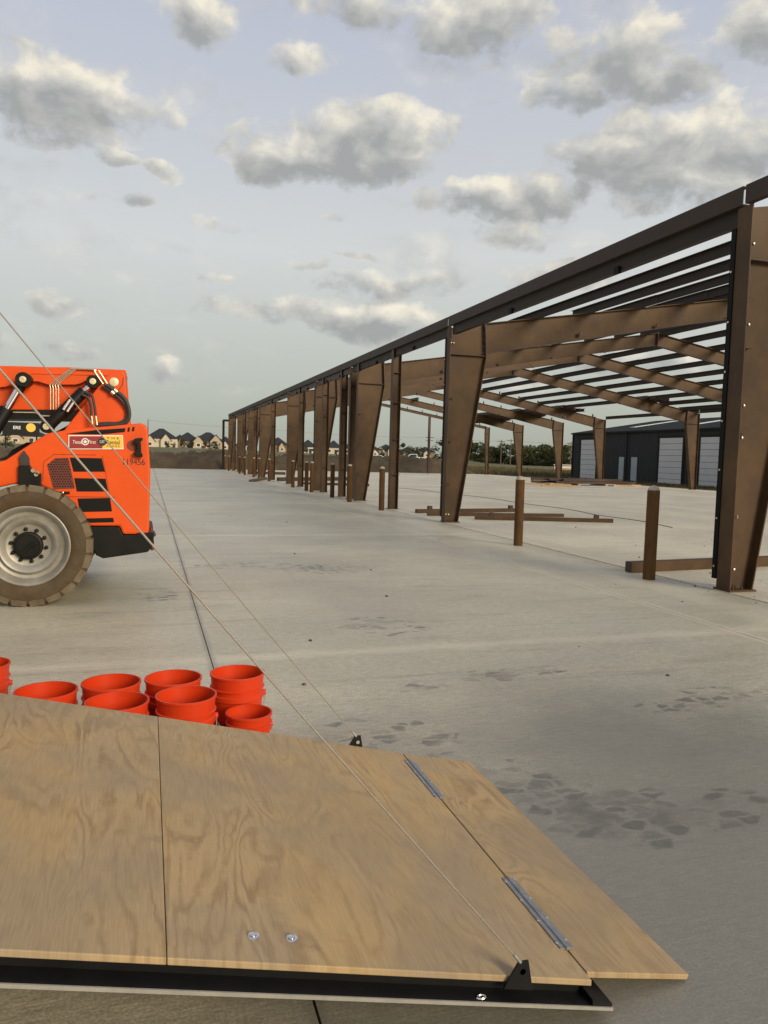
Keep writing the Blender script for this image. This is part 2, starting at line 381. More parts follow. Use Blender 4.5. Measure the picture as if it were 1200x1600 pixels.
M['grille'] = paint('red_mesh_grille', (.13, .030, .018), .7, .3, 40)
M['signred'] = paint('sign_red', (.27, .020, .018), .5, .05, 4)
M['signyellow'] = paint('sign_yellow', (.80, .50, .06), .5, .05, 4)
M['white'] = paint('white_paint', (.78, .76, .70), .5, .05, 6)
M['bucket'] = paint('orange_bucket_plastic', (.60, .042, .007), .42, .05, 5, spec=.35)
M['ink'] = paint('black_ink', (.02, .02, .02), .6, .1, 5)
M['galv'] = paint('galvanised_hinge', (.32, .32, .315), .5, .2, 40, metal=.6)
M['alu'] = paint('aluminium_trim', (.40, .38, .33), .5, .1, 15, metal=.5)
M['cable'] = paint('steel_cable', (.27, .24, .195), .55, .3, 300, metal=.2)
M['blacksteel'] = paint('black_trailer_steel', (.006, .006, .006), .5, .3, 9, spec=.25)
M['trailerwhite'] = paint('trailer_skin', (.55, .55, .55), .4, .05, 3)
M['lumber'] = paint('pine_lumber', (.50, .33, .16), .75, .2, 6, streak=(1, 6, 6))
M['charcoal'] = paint('charcoal_sheet_metal', (.032, .034, .033), .6, .1, .8, spec=.25)
M['roofmetal'] = paint('charcoal_roof_metal', (.014, .015, .015), .8, .12, .6, spec=.1)
M['doorpanel'] = paint('pale_door_panel', (.58, .58, .57), .5, .05, 1.)
M['mandoor'] = paint('grey_green_door', (.34, .40, .41), .5, .05, 1.)
M['skylight'] = paint('skylight_panel', (.75, .77, .76), .3, .03, 1.)
M['soil'] = paint('dark_brown_soil', (.085, .058, .032), .95, .45, .9, bump=.9, bscale=3, dirt=(.080, .072, .032), dirt_amt=.8)
M['pole'] = paint('weathered_pole', (.11, .085, .06), .9, .2, 2)
M['roofdark'] = paint('dark_shingle', (.020, .021, .024), .85, .25, .8)
M['glassdark'] = paint('dark_window_glass', (.035, .04, .05), .15, .1, 1)
M['bark'] = paint('bark', (.09, .065, .045), .9, .3, 5)
M['carwhite'] = paint('white_car_paint', (.75, .75, .74), .3, .03, 2, coat=.4)
M['cord'] = paint('dark_cord', (.045, .04, .035), .7, .2, 10)
def leafmat(name, a, bcol):
    m, N, L, b = newmat(name)
    oi = N.new('ShaderNodeNewGeometry'); rp = N.new('ShaderNodeValToRGB'); L.new(oi.outputs['Random Per Island'], rp.inputs[0])
    rp.color_ramp.elements[0].color = a+(1,); rp.color_ramp.elements[1].color = bcol+(1,); L.new(rp.outputs[0], b.inputs['Base Color'])
    b.inputs['Roughness'].default_value = .75; b.inputs['Specular IOR Level'].default_value = .2; return m
M['leaf0'] = leafmat('dark_green_leaves', (.020, .030, .010), (.052, .064, .020))
M['leaf1'] = leafmat('olive_leaves', (.032, .040, .012), (.085, .085, .028))
M['grassblade'] = leafmat('dry_grass_blades', (.06, .058, .022), (.15, .12, .06))
def fieldmat():
    m, N, L, b = newmat('rough_grass_field')
    g = N.new('ShaderNodeNewGeometry').outputs['Position']
    n = N.new('ShaderNodeTexNoise'); n.inputs['Scale'].default_value = .06; n.inputs['Detail'].default_value = 8; n.inputs['Roughness'].default_value = .7; L.new(g, n.inputs['Vector'])
    rp = N.new('ShaderNodeValToRGB'); L.new(n.outputs[0], rp.inputs[0]); e = rp.color_ramp.elements
    e[0].position = .3; e[0].color = (.075, .080, .026, 1); e[1].position = .72; e[1].color = (.155, .120, .062, 1); k = e.new(.5); k.color = (.105, .098, .036, 1)
    L.new(rp.outputs[0], b.inputs['Base Color']); b.inputs['Roughness'].default_value = .95
    n2 = N.new('ShaderNodeTexNoise'); n2.inputs['Scale'].default_value = 2.5; n2.inputs['Detail'].default_value = 5; L.new(g, n2.inputs['Vector'])
    bp = N.new('ShaderNodeBump'); bp.inputs['Strength'].default_value = .8; bp.inputs['Distance'].default_value = .15; L.new(n2.outputs[0], bp.inputs['Height']); L.new(bp.outputs[0], b.inputs['Normal'])
    return m
M['field'] = fieldmat()

# ------------------------------------------------------------------ ground
def ss(x, a, b):
    t = min(1, max(0, (x-a)/(b-a))); return t*t*(3-2*t)
SLAB_X0, SLAB_X1, SLAB_Y1 = 6.965, 33.45, 71.4
def terrain_z(x, y):
    d = math.hypot(x, y); a = math.degrees(math.atan2(x, y))     # azimuth from the building axis
    rise = ss(d, 95, 310)*(2.75-1.0*ss(a, 2, 20))*(1-ss(a, 21, 27))*(1-ss(-a, 60, 110))
    n = noise.noise(Vector((x*.02, y*.02, 0)))*.5*ss(d, 90, 250)
    return -.16+rise+n
mb = MB(); rings = [0, 20, 45, 60, 72, 80, 90, 100, 115, 130, 150, 170, 195, 220, 250, 280, 310, 350, 400, 480, 600, 800, 1200, 2000, 3500]; nseg = 144
for r in rings:
    for k in range(nseg):
        a = 2*PI*k/nseg; x, y = r*math.sin(a), r*math.cos(a); mb.v.append((x, y, terrain_z(x, y)))
for i in range(len(rings)-1):
    for k in range(nseg):
        mb.f.append((i*nseg+k, i*nseg+(k+1)%nseg, (i+1)*nseg+(k+1)%nseg, (i+1)*nseg+k))
o = mb.build('ground', M['field'], smooth='all'); tag(o, 'rough green and tan grass field running out to the horizon', 'ground', kind='structure')

DUST = (.72, .64, .47)
stains = [(2.05, 2.85, .42, .33, 1.2), (2.45, 2.80, .62, .20, .85), (1.75, 3.30, .25, .35, .7), (2.5, 5.0, .38, .16, 1.0), (2.75, 5.05, .5, .12, .75), (1.83, 4.85, .22, .16, .85), (2.04, 6.85, .45, .28, .9), (2.2, 6.5, .35, .3, .6),
          (.13, 8.7, .25, .55, .8), (3.85, 4.2, .45, .2, .8), (3.4, 4.1, .4, .14, .65), (1.3, 4.0, .5, .4, .6), (2.3, 10.3, .9, .5, .5), (1.2, 10.8, .9, .4, .55)]
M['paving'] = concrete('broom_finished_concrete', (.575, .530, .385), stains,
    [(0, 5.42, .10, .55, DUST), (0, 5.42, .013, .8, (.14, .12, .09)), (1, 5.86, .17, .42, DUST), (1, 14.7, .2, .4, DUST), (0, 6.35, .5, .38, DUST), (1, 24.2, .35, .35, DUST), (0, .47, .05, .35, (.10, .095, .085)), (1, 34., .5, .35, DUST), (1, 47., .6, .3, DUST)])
M['slab'] = concrete('pale_building_slab_concrete', (.76, .68, .49), (), [(0, 7.3, .4, .35, (.44, .40, .31))], (.82, .73, .52))
pav = empty('concrete_pavement', (0, 0, 0)); tag(pav, 'broom finished grey concrete pavement in front of the steel frame', 'pavement', kind='structure')
xs = [-40, -19.0, -9.3, -4.4, .47, 5.42, 6.925]; ys = [-14, -3.05, 5.86, 14.7, 23.6, 32.5, 41.4, 50.3, 59.6, 69.6]
for i in range(len(xs)-1):
    for j in range(len(ys)-1):
        gx = .004 if xs[i] == .47 else .0025; gx1 = .004 if xs[i+1] == .47 else .0025
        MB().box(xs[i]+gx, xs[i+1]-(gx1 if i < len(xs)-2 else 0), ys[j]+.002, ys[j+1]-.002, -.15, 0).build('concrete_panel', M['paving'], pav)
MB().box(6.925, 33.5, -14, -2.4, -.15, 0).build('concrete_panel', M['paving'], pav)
bs = empty('building_slab', (7, -2.4, 0)); tag(bs, 'pale concrete floor slab under the steel frame', 'slab', kind='structure')
xs = [SLAB_X0, 13.6, 20.2, 26.8, SLAB_X1]; ys = [-2.4, 7.8, 17.4, 26.8, 39.75, 55.9, SLAB_Y1]
for i in range(4):
    for j in range(6):
        MB().box(xs[i]+.002, xs[i+1]-.002, ys[j]+.002, ys[j+1]-.002, -.15, .006).build('concrete_panel', M['slab'], bs)

# ------------------------------------------------------------------ steel frame building
FR = [-2.0, 7.8, 17.4, 26.85, 32.75, 39.7, 49.9, 55.95, 63.0, 70.2]
XN, XF, XR = 7.0, 33.0, 20.0
def roofz(x): return 4.78+(min(x, 40-x)-7)/6.0      # top of rafters, 2 in 12
bld = empty('steel_building_frame', (XN, FR[1], 0), 'brown primed steel frame of an unfinished building on the pale slab', 'steel frame')
def ibar(mb_w, web_pts, yc, t=.014): mb_w.prism(web_pts, yc-t/2, yc+t/2)
def flange(a, b, yc, w, t=.018):
    return MB().bar((a[0], yc, a[1]), (b[0], yc, b[1]), w, t)
def frame_column(yc, side, name='column', fw=.24, jamb=False, knee_depth=.98, base=.36, near=True):
    s = 1 if side > 0 else -1; xo = XN if side > 0 else XF
    f = lambda d, z: (xo+s*d, z)
    top_o = roofz(xo); zk = 4.12
    web = MB(); ibar(web, [f(.018, .03), f(base-.018, .03), f(knee_depth-.018, zk), f(knee_depth-.07, roofz(xo+s*knee_depth)-.02), f(.018, top_o-.02)], yc)
    col = web.build(name, M['primer'], bld)
    flange(f(.009, .03), f(.009, top_o), yc, fw).build('flange', M['primer'], col)
    flange(f(base-.009, .03), f(knee_depth-.009, zk), yc, fw).build('flange', M['primer'], col)
    flange(f(knee_depth-.009, zk+.012), f(knee_depth-.06, roofz(xo+s*knee_depth)+.03), yc, fw, .03).build('splice_plate', M['primer_dark'], col)
    x0, x1 = sorted((xo+s*(-.02), xo+s*(base+.03)))
    MB().box(x0, x1, yc-.15, yc+.15, .006, .03).build('base_plate', M['primer'], col)
    st = MB(); xa, xb = sorted((xo+s*.03, xo+s*(knee_depth-.03)))
    st.box(xa, xb, yc-.10, yc-.008, zk+.0, zk+.014); st.build('stiffener', M['primer_dark'], col)
    if near:
        for z in (.95, 2.0, 3.05):
            a = xo+s*.02; MB().box(min(a, a+s*.13), max(a, a+s*.13), yc-.09, yc-.008, z, z+.012).build('girt_clip', M['primer_dark'], col)
    return col
def boltpair(parent, x, y, z, r=.017):
    mb = MB()
    for dx in (0, .065):
        mb.lathe([(r*.4, -.05), (r, -.045), (r, -.01), (r*.7, 0)], (x+dx, y, z), 'y', 10)
    return mb.build('bolt', M['bolt'], parent, True)
near_cols = []
for i, y in enumerate(FR):
    end = (i == len(FR)-1)
    cn = frame_column(y, 1, knee_depth=.98 if not end else .5, base=.36 if not end else .28); near_cols.append(cn)
    cf = frame_column(y, -1, knee_depth=.98 if not end else .5, base=.36 if not end else .28)
    if i in (1, 2, 4, 6):        # black jamb channel on the far side of the flange
        MB().box(XN-.012, XN+.1, y+.125, y+.20, .14, 4.55).build('jamb_channel', M['black_channel'], cn)
        for z in [.3+.62*k for k in range(7)]:
            MB().lathe([(.014, -.012), (.014, 0)], (XN-.012, y+.162, z), 'x', 8).build('bolt', M['bolt'], cn, True)
    if i in (1, 2):
        for z in ((.28, .95, 1.95, 2.35, 3.35, 4.33) if i == 1 else (.2, 4.4)):
            boltpair(cn, XN+.055, y-.007, z)
        ab = MB()
        for dx, dy in ((.08, -.08), (.22, -.08)):
            ab.lathe([(.016, .03), (.016, .06), (.009, .062), (.009, .095)], (XN+dx, y+dy, 0), 'z', 8)
        ab.build('anchor_bolt', M['primer_dark'], cn, True)
    if 1 <= i <= 5:         # bolt rows beside the knee splice
        bl_ = MB()
        for z in (4.2, 4.36, 4.52, 4.68, 4.84):
            for dx in (-.045, .03):
                bl_.lathe([(.016, -.05), (.016, -.03), (.009, -.03), (.009, -.012)], (XN+.95+dx, y-.05, z), 'y', 6)
        bl_.build('splice_bolts', M['primer_dark'], cn, True)
    # rafters
    for s, xo in ((1, XN), (-1, XF)):
        d0, d1, d2 = (.74, .56, .50) if not end else (.26, .26, .26)
        xk = xo+s*(.96 if not end else .48); xm = xo+s*7.0; xr = XR-s*.015
        t = lambda x, k: roofz(x)-k
        web = MB(); ibar(web, [(xk, t(xk, .018)), (xm, t(xm, .018)), (xr, t(xr, .018)), (xr, t(xr, d2)), (xm, t(xm, d1)), (xk, t(xk, d0))], y)
        rf = web.build('rafter', M['primer'], bld)
        flange((xk, t(xk, .009)), (xr, t(xr, .009)), y, .20).build('flange', M['primer'], rf)
        fl = MB(); fl.bar((xk, y, t(xk, d0)), (xm, y, t(xm, d1)), .20, .018); fl.bar((xm, y, t(xm, d1)), (xr, y, t(xr, d2)), .20, .018); fl.build('flange', M['primer_dark'], rf)
        for k in range(1, 5):   # flange brace clips
            x = xo+s*(1.3+k*2.3); 
            if abs(x-XR) > .6: MB().box(x-.05, x+.05, y-.13, y-.10, t(x, d1+.0), t(x, d1-.09)).build('brace_clip', M['primer_dark'], rf)
        if i >= 6 or (s == 1 and i >= 4):
            cl = MB()
            for k in range(8):
                x = xo+s*(1.1+k*1.55); cl.box(x-.02, x+.02, y-.07, y+.07, t(x, -.0), t(x, -.20))
            cl.build('purlin_clip', M['primer_dark'], rf)
    MB().box(XR-.014, XR+.014, y-.12, y+.12, roofz(XR)-.56, roofz(XR)+.06).build('ridge_splice', M['primer_dark'], bld)
# the additional tapered column in front of the fourth frame
frame_column(25.8, 1)
# purlins: thin Z sections lying on the rafters
def purlin(x, y0, y1, h=.205, f=.07, name='purlin', mat='purlin'):
    z0 = roofz(x)+.004; s = 1/6. if x < XR else -1/6.
    t = .008
    mb = MB(); mb.prism([(x-t/2, z0), (x+t/2, z0), (x+t/2, z0+h), (x-t/2, z0+h)], y0, y1)
    mb.prism([(x, z0), (x+f, z0+s*f), (x+f, z0+t+s*f), (x, z0+t)], y0, y1); mb.prism([(x-f, z0+h-s*f), (x, z0+h-t), (x, z0+h), (x-f, z0+h-s*f+t)], y0, y1)
    return mb.build(name, M[mat], bld)
PX = [7.95, 9.45, 10.92, 12.43, 13.95, 15.45, 16.95, 18.35, 19.6]
rnd = random.Random(3)
for x in PX[1:]:
    if x > 12: purlin(x, 16.7, 27.4)
    purlin(x, -2.6, 8.5); purlin(x+.013, 7.1, 18.3 if x > 9.5 else 20.2, .199)
for x in [40-q for q in PX]:
    for k_, (a, b) in enumerate(((-2.6, 8.5), (7.1, 18.1), (16.7, 27.5), (26.2, 33.4), (32.1, 40.4), (39.0, 50.5))):
        if b == 50.5 and x > 30.5: continue
        purlin(x+.013*(k_ % 2), a, b, .205-.006*(k_ % 2))
# eave struts and door headers
for a, b in zip(FR[:-1], FR[1:]):
    for X, s in ((XN-.03, 1), (XF+.03, -1)):
        if s == -1 and a > 40: continue
        mb = MB(); z = 4.80
        x0, x1 = sorted((X, X+s*.012)); mb.box(x0, x1, a+.02, b-.02, z, z+.225)
        x0, x1 = sorted((X+s*.012, X+s*.09)); mb.box(x0, x1, a+.02, b-.02, z+.213, z+.225); mb.box(x0, x1, a+.02, b-.02, z, z+.012)
        mb.build('eave_strut', M['strut'], bld)
    if a < 0: continue
    mb = MB(); mb.box(XN+.05, XN+.062, a+.13, b-.13, 4.59, 4.796); mb.box(XN+.062, XN+.15, a+.13, b-.13, 4.59, 4.602); mb.box(XN+.062, XN+.15, a+.13, b-.13, 4.784, 4.796)
    hd = mb.build('door_header', M['primer_dark'] if a > 20 else M['purlin'], bld)
    for k in (.28, .66):
        y = a+(b-a)*k; MB().box(XN-.0, XN+.049, y-.06, y+.06, 4.55, 4.66).build('header_clip', M['black_channel'], hd)
# I-beam door jambs along the open front
def jamb(y, top=4.83, name='door_jamb', x=XN, w=.22, d=.26):
    mb = MB(); mb.box(x, x+.014, y-w/2, y+w/2, .006, top); mb.box(x+d-.014, x+d, y-w/2, y+w/2, .006, top)
    j = mb.build(name, M['primer'], bld)
    MB().box(x+.014, x+d-.014, y-.006, y+.006, .006, top).build('web', M['primer'], j)
    MB().box(x-.02, x+d+.02, y-w/2-.02, y+w/2+.02, .006, .022).build('base_plate', M['primer_dark'], j)
    for z in (1.05, 2.1, 3.2, 4.1): MB().box(x+.015, x+d+.05, y-w/2+.01, y-.007, z, z+.012).build('stiffener', M['primer_dark'], j)
    return j
for y in (21.85, 28.2, 31.35, 36.5, 45.2, 53.0, 59.5, 66.5): jamb(y)
# end-wall posts at the far gable
for x in (13.5, 20.0, 26.5):
    mb = MB(); mb.box(x-.10, x+.10, 70.10, 70.114, .006, roofz(x)-.28); mb.box(x-.10, x+.10, 70.286, 70.30, .006, roofz(x)-.28); mb.box(x-.006, x+.006, 70.114, 70.286, .006, roofz(x)-.28)
    mb.build('end_wall_post', M['primer_dark'], bld)
mb = MB(); mb.box(6.55, 6.75, 71.2, 71.35, .006, 4.55); mb.build('corner_post', M['primer_dark'], bld)
MB().box(6.55, 7.2, 70.35, 71.2, 4.40, 4.55).build('corner_beam', M['primer_dark'], bld)

# bundles of purlins resting on the far rafters
def bundle(x, y0, y1, n, label):
    z = roofz(x)
    e = empty('purlin_bundle', (x, y0, z), label, 'purlin bundle', 'purlin bundles laid on the far rafters')
    rr = random.Random(int(x*10+y0))
    for k in range(n):
        xx = x+k*.17*(1 if x > XR else -1)*-1; zz = roofz(xx)+.024; j = rr.uniform(-.5, .5)
        mb = MB(); mb.box(xx-.07, xx+.07, y0+j, y1+j, zz, zz+.012); mb.box(xx-.07, xx-.058, y0+j, y1+j, zz+.012, zz+.2); mb.box(xx-.06, xx+.07, y0+j, y1+j, zz+.2, zz+.212)
        mb.build('purlin', M['primer_dark'], e)
bundle(30.4, 49.0, 57.0, 9, 'dark purlin bundle spanning the two rafters left of the pale overhead door')
bundle(30.9, 55.2, 63.8, 14, 'broad dark purlin bundle on the rafters of the farther right columns')
bundle(31.2, 62.2, 70.6, 12, 'farthest dark purlin bundle, low on the last right rafters')
bundle(29.8, 38.9, 42.6, 6, 'short dark purlin bundle nearest to the charcoal building roof')
bundle(22.6, 62.4, 66.0, 2, 'pair of loose purlins high on the far rafters near the ridge')

# ------------------------------------------------------------------ bollards
def make_bollard():
    e = empty('bollard', (0, 0, 0))
    mb = MB(); mb.lathe([(.082, .0), (.084, .01), (.084, 1.22), (.080, 1.232)], (0, 0, 0), 'z', 24); mb.build('pipe', M['rust'], e, True)
    mb = MB(); mb.lathe([(.0795, 1.225), (.079, 1.235), (.07, 1.262), (.05, 1.285), (.022, 1.297), (.004, 1.30)], (0, 0, 0), 'z', 24); mb.build('concrete_cap', M['cap'], e, True)
    return e
bp = make_bollard()
by = [8.78, 12.66, 21.35, 25.09, 27.66, 31.41, 32.5, 35.72, 43.14, 47.34, 49.74, 54.55, 57.73, 65.81, 69.21]
blab = ['nearest rusty pipe bollard, standing in front of the loose beam end', 'rusty pipe bollard between the two nearest tapered columns', 'rusty pipe bollard just left of the slim jamb post',
        'fourth rusty bollard from the camera, before the paired tapered columns', 'fifth rusty bollard, left of the paired tapered columns', 'sixth rusty bollard, right one of a close pair', 'seventh rusty bollard, left one of a close pair',
        'eighth rusty bollard from the camera along the open front', 'ninth rusty bollard, alone beside loose beams on the slab', 'tenth rusty bollard from the camera along the open front', 'eleventh rusty bollard from the camera along the open front',
        'twelfth rusty bollard, far along the open front', 'thirteenth rusty bollard, far along the open front', 'second farthest rusty bollard by the far corner of the frame', 'farthest rusty bollard at the far corner of the frame']
for i, y in enumerate(by):
    o = bp if i == 0 else copy_tree(bp)
    o.location = (6.62, y, .0); o.rotation_euler = (R_(random.uniform(-.5, .5)), R_(random.uniform(-.5, .5)), random.uniform(0, 6))
    tag(o, blab[i], 'bollard', 'rusty bollards along the open front')

# ------------------------------------------------------------------ loose steel and lumber on the slab
def loose_beam(a, b, h, w, label, name='steel_beam', mat='primer', z=.007, cat='beam', style='c'):
    a, b = Vector((a[0], a[1], 0)), Vector((b[0], b[1], 0)); L_ = (b-a).length; ang = math.atan2(b.y-a.y, b.x-a.x)
    e = empty(name, (a.x, a.y, z), label, cat, 'loose members lying on the concrete', ang)
    def put(mb, n, mt):
        o = mb.build(n, M[mt]); o.parent = e; return o
    if style == 'c':
        put(MB().box(0, L_, -w/2, -w/2+.012, 0, h), 'web', mat); put(MB().box(0, L_, -w/2+.012, w/2, 0, .012), 'flange', mat); put(MB().box(0, L_, -w/2+.012, w/2, h-.012, h), 'flange', mat)
        put(MB().box(-.008, 0, -w/2, w/2, 0, h), 'end_plate', 'primer_dark')
    elif style == 'clip':
        put(MB().box(0, L_, -w/2, w/2, 0, h), 'web', mat)
        for k in (.12, .88): put(MB().box(L_*k-.06, L_*k+.06, -w/2+.01, w/2-.01, h, h+.09), 'clip', 'primer_dark')
    else:
        put(MB().box(0, L_, -w/2, w/2, 0, h), 'board', mat)
    return e
loose_beam((6.72, 9.38), (11.5, 9.86), .15, .14, 'brown channel beam lying on the slab edge behind the nearest bollard')
loose_beam(gnd(650, 802), gnd(816, 800), .11, .12, 'brown beam lying left behind the second column, with a clip on top', style='clip')
loose_beam(gnd(668, 806), gnd(880, 808), .09, .10, 'thin brown beam between two others behind the second column')
loose_beam(gnd(742, 812), gnd(957, 817), .10, .12, 'brown beam lying nearest behind the second column, passing the bollard', style='clip')
loose_beam(gnd(470, 757), gnd(577, 760), .12, .14, 'brown beam ending past the paired tapered columns')
loose_beam(gnd(434, 752), gnd(541, 751), .22, .16, 'long brown beam lying behind the close pair of bollards', mat='primer_dark')
loose_beam(gnd(398, 741), gnd(446, 742), .2, .16, 'far brown beam lying between the distant columns', mat='primer_dark')
loose_beam(gnd(393, 753), gnd(414, 749), .12, .3, 'short weathered timber lying on the pavement edge before distant bollards', 'timber', 'pole', .002, 'timber', 'b')
# stack of steel on dunnage by the far columns
for k, (p, q) in enumerate((((818, 757), (892, 759)), ((846, 760), (900, 761)), ((958, 760), (1000, 760)))):
    loose_beam(gnd(*p), gnd(*q), .10, .14, ('pale pine board lying left of the dark steel stack', 'pale pine board under the middle of the dark steel stack', 'pale pine board at the right end of the dark steel stack')[k], 'pine_board', 'lumber', .007, 'board', 'b')
c0 = gnd(842, 757)
st = empty('steel_stack', (c0.x, c0.y, .007), 'low stack of dark steel members on pine boards by the far columns', 'steel stack')
a, b = gnd(842, 758), gnd(1000, 760); d = (b-a)
rr = random.Random(5)
for k in range(9):
    s0, s1 = rr.uniform(0, .25), rr.uniform(.7, 1); n = Vector((-d.y, d.x, 0)).normalized()*(k%5)*.32
    z = .20+.17*(k//5)
    MB().bar(a+d*s0+n+Vector((0, 0, z)), a+d*s1+n+Vector((0, 0, z)), .18, .15).build('beam', M['primer_dark'], st)
for k in range(4):
    p = a+d*(.1+.27*k); MB().box(p.x-.08, p.x+.08, p.y-.2, p.y+1.7, .007, .125).build('dunnage', M['lumber'], st)
pts = []
for k in range(40):
    t = k/39.; px = 610+t*436; py = 762.5+61*(t**1.25); p = gnd(px, py); pts.append((p.x+.12*math.sin(t*23), p.y+.25*math.sin(t*17), .014))
tag(MB().tube(pts, .008, 6).build('cord', M['cord'], None, True), 'thin dark cord trailing across the pale slab', 'cord')
dbm = MB()
for k in range(60):
    x, y = random.uniform(.8, 12), random.uniform(4.5, 22); s = random.uniform(.006, .018)
    if k < 12: x, y = random.uniform(6.6, 8.2), random.uniform(6.5, 10)
    z = .006 if x > 6.93 else 0
    if 6.9 < x < 7.0: x += .12; z = .006
    dbm.add([(x+s*random.uniform(.5, 1.3)*a_, y+s*random.uniform(.5, 1.3)*b_, z+c_*s) for a_, b_, c_ in ((-1,-1,0),(1,-1,0),(1,1,0),(-1,1,0),(-.5,-.4,.9),(.4,-.5,1),(.5,.5,.8),(-.4,.4,1))],
            [(0,3,2,1),(4,5,6,7),(0,1,5,4),(1,2,6,5),(2,3,7,6),(3,0,4,7)])
tag(dbm.build('debris', M['primer_dark']), 'small crumbs of dirt scattered over the concrete', 'debris', kind='stuff')

# ------------------------------------------------------------------ ramp gate
NY, FY = 1.80, 3.53
HX, HZ = 1.235, .100          # top of main ramp at the flap hinge
BX, BZ = -.80, .585           # top of main ramp at the trailer
def rz(x): return HZ+(HX-x)*(BZ-HZ)/(HX-BX)
TRX = -.86
ramp = empty('trailer_ramp_gate', (HX, (NY+FY)/2, 0), 'plywood covered ramp gate let down on the pavement beside orange buckets', 'ramp')
th = .019
def board(name, x0, x1, y0, y1, mat, top=0.):
    mb = MB(); mb.prism([(x0, rz(x0)+top), (x1, rz(x1)+top), (x1, rz(x1)+top-th), (x0, rz(x0)+top-th)], y0, y1)
    return mb.build(name, mat, ramp, bevel=.0025)
P1, P2, P3 = plywood('plywood_a', 1, .79), plywood('plywood_b', 4.3, .79), plywood('plywood_c', 8.1, .77)
board('plywood_sheet', BX+.01,   .0465, NY, FY, P1); board('plywood_sheet', .0485, HX, NY, FY, P2)
FX = 1.607; FZ = .022
mb = MB(); mb.prism([(HX+.006, HZ-.001), (FX, FZ), (FX-.006, FZ-.016), (HX+.006, HZ-th-.001)], NY+.035, FY-.01); flap = mb.build('flap', P3, ramp, bevel=.0025)
# steel tray under the boards: near and far rails, outer skin with a bright edge
def sl(x, dz): return (x, rz(x)-th-dz)
sk = .032
for (y0, y1) in ((NY+.02, NY+.055), (FY-.055, FY-.02)):
    MB().prism([sl(BX, .001), sl(HX-.03, .001), sl(HX-.03, sk), sl(BX, sk)], y0, y1).build('side_rail', M['blacksteel'], ramp)
for x in (-.45, .03, .55, 1.15):
    MB().prism([sl(x, .0015), sl(x+.04, .0015), sl(x+.04, sk-.002), sl(x, sk-.002)], NY+.056, FY-.056).build('cross_rail', M['blacksteel'], ramp)
XE = HX+.045
def sle(x, dz): return (x, rz(min(x, 9))-th-dz)
MB().prism([sl(BX, sk), sle(XE, sk), sle(XE, sk+.008), sl(BX, sk+.008)], NY-.040, FY+.040).build('outer_skin', M['blacksteel'], ramp, bevel=.002)
for (y0, y1) in ((NY-.045, NY-.0405), (FY+.0405, FY+.045)):
    MB().prism([sl(BX, sk-.001), sle(XE, sk-.001), sle(XE, sk+.009), sl(BX, sk+.009)], y0, y1).build('edge_trim', M['alu'], ramp)
MB().prism([sle(HX-.02, .014), sle(XE, .022), sle(XE, sk-.001), sle(HX-.02, sk-.001)], NY-.039, FY+.039).build('end_channel', M['blacksteel'], ramp)
def onramp(x, y, h=0.): return Vector((x, y, rz(x)+h))
# hinges
fs = (FZ-HZ)/(FX-HX)
for (y0, y1) in ((1.94, 2.34), (3.0, 3.42)):
    hmb = MB(); hmb.prism([(HX-.021, rz(HX-.021)+.001), (HX-.002, rz(HX-.002)+.001), (HX-.002, rz(HX-.002)+.004), (HX-.021, rz(HX-.021)+.004)], y0, y1)
    h = hmb.build('hinge', M['galv'], ramp)
    MB().prism([(HX+.008, HZ+.0015), (HX+.027, HZ+.0015+fs*.020), (HX+.027, HZ+.0045+fs*.020), (HX+.008, HZ+.0045)], y0, y1).build('leaf', M['galv'], h)
    MB().tube([(HX+.003, y0-.004, HZ+.005), (HX+.003, y1+.004, HZ+.005)], .0055, 8).build('pin', M['galv'], h, True)
    n = 4
    for k in range(n):
        y = y0+.025+(y1-y0-.05)*k/(n-1)
        for x, z in ((HX-.018, rz(HX-.018)+.004), (HX+.025, HZ+.0045+fs*.022)):
            MB().lathe([(.0055, 0), (.0055, .0015), (.002, .003)], (x, y+(.018 if x > HX else 0), z), 'z', 8).build('rivet', M['chrome'], h, True)
# cable brackets
def bracket(y, s):
    x = 1.0; z = rz(x)
    mb = MB(); mb.add([(x-.055, y, rz(x-.055)-.03), (x+.035, y, rz(x+.035)-.03), (x+.018, y, rz(x)+.052), (x-.012, y, rz(x)+.052)], [(0,1,2,3)])
    mb.add([(v[0], v[1]+.006*s, v[2]) for v in mb.v[:4]], [(3,2,1,0)]); mb.f += [(0,4,5,1),(1,5,6,2),(2,6,7,3),(3,7,4,0)]
    b = mb.build('cable_bracket', M['blacksteel'], ramp)
    MB().lathe([(.009, -.004), (.009, 0), (.004, .003)], (x+.002, y-.006 if s > 0 else y-.002, z+.022), 'y', 10).build('bolt', M['chrome'], b, True)
    return Vector((x-.006, y-.004, z+.050))
b_near = bracket(NY-.008, -1); b_far = bracket(FY+.002, 1)
for (px, py) in ((395, 1463), (455, 1466)):
    p = gnd(px, py, .33)
    z = rz(p.x); p = gnd(px, py, z); z = rz(p.x)
    o = MB().lathe([(.017, 0), (.017, .002), (.010, .003), (.009, .007), (.004, .009)], (p.x, p.y, z), 'z', 16).build('carriage_bolt', M['chrome'], ramp, True)
for (px, py) in ((325, 1148), (358, 1150)):
    p = gnd(px, py, .30); z = rz(p.x); p = gnd(px, py, z)
    MB().lathe([(.007, 0), (.006, .002), (.003, .004)], (p.x, p.y, rz(p.x)), 'z', 12).build('carriage_bolt', M['chrome'], ramp, True)
p = gnd(752, 1567, rz(.92)-th-sk); x = p.x
MB().tube([(x+.012*math.cos(a), NY-.026+.008*math.sin(a), rz(x)-th-sk+.004) for a in [k*.55 for k in range(12)]], .003, 6).build('eyelet', M['chrome'], ramp, True)
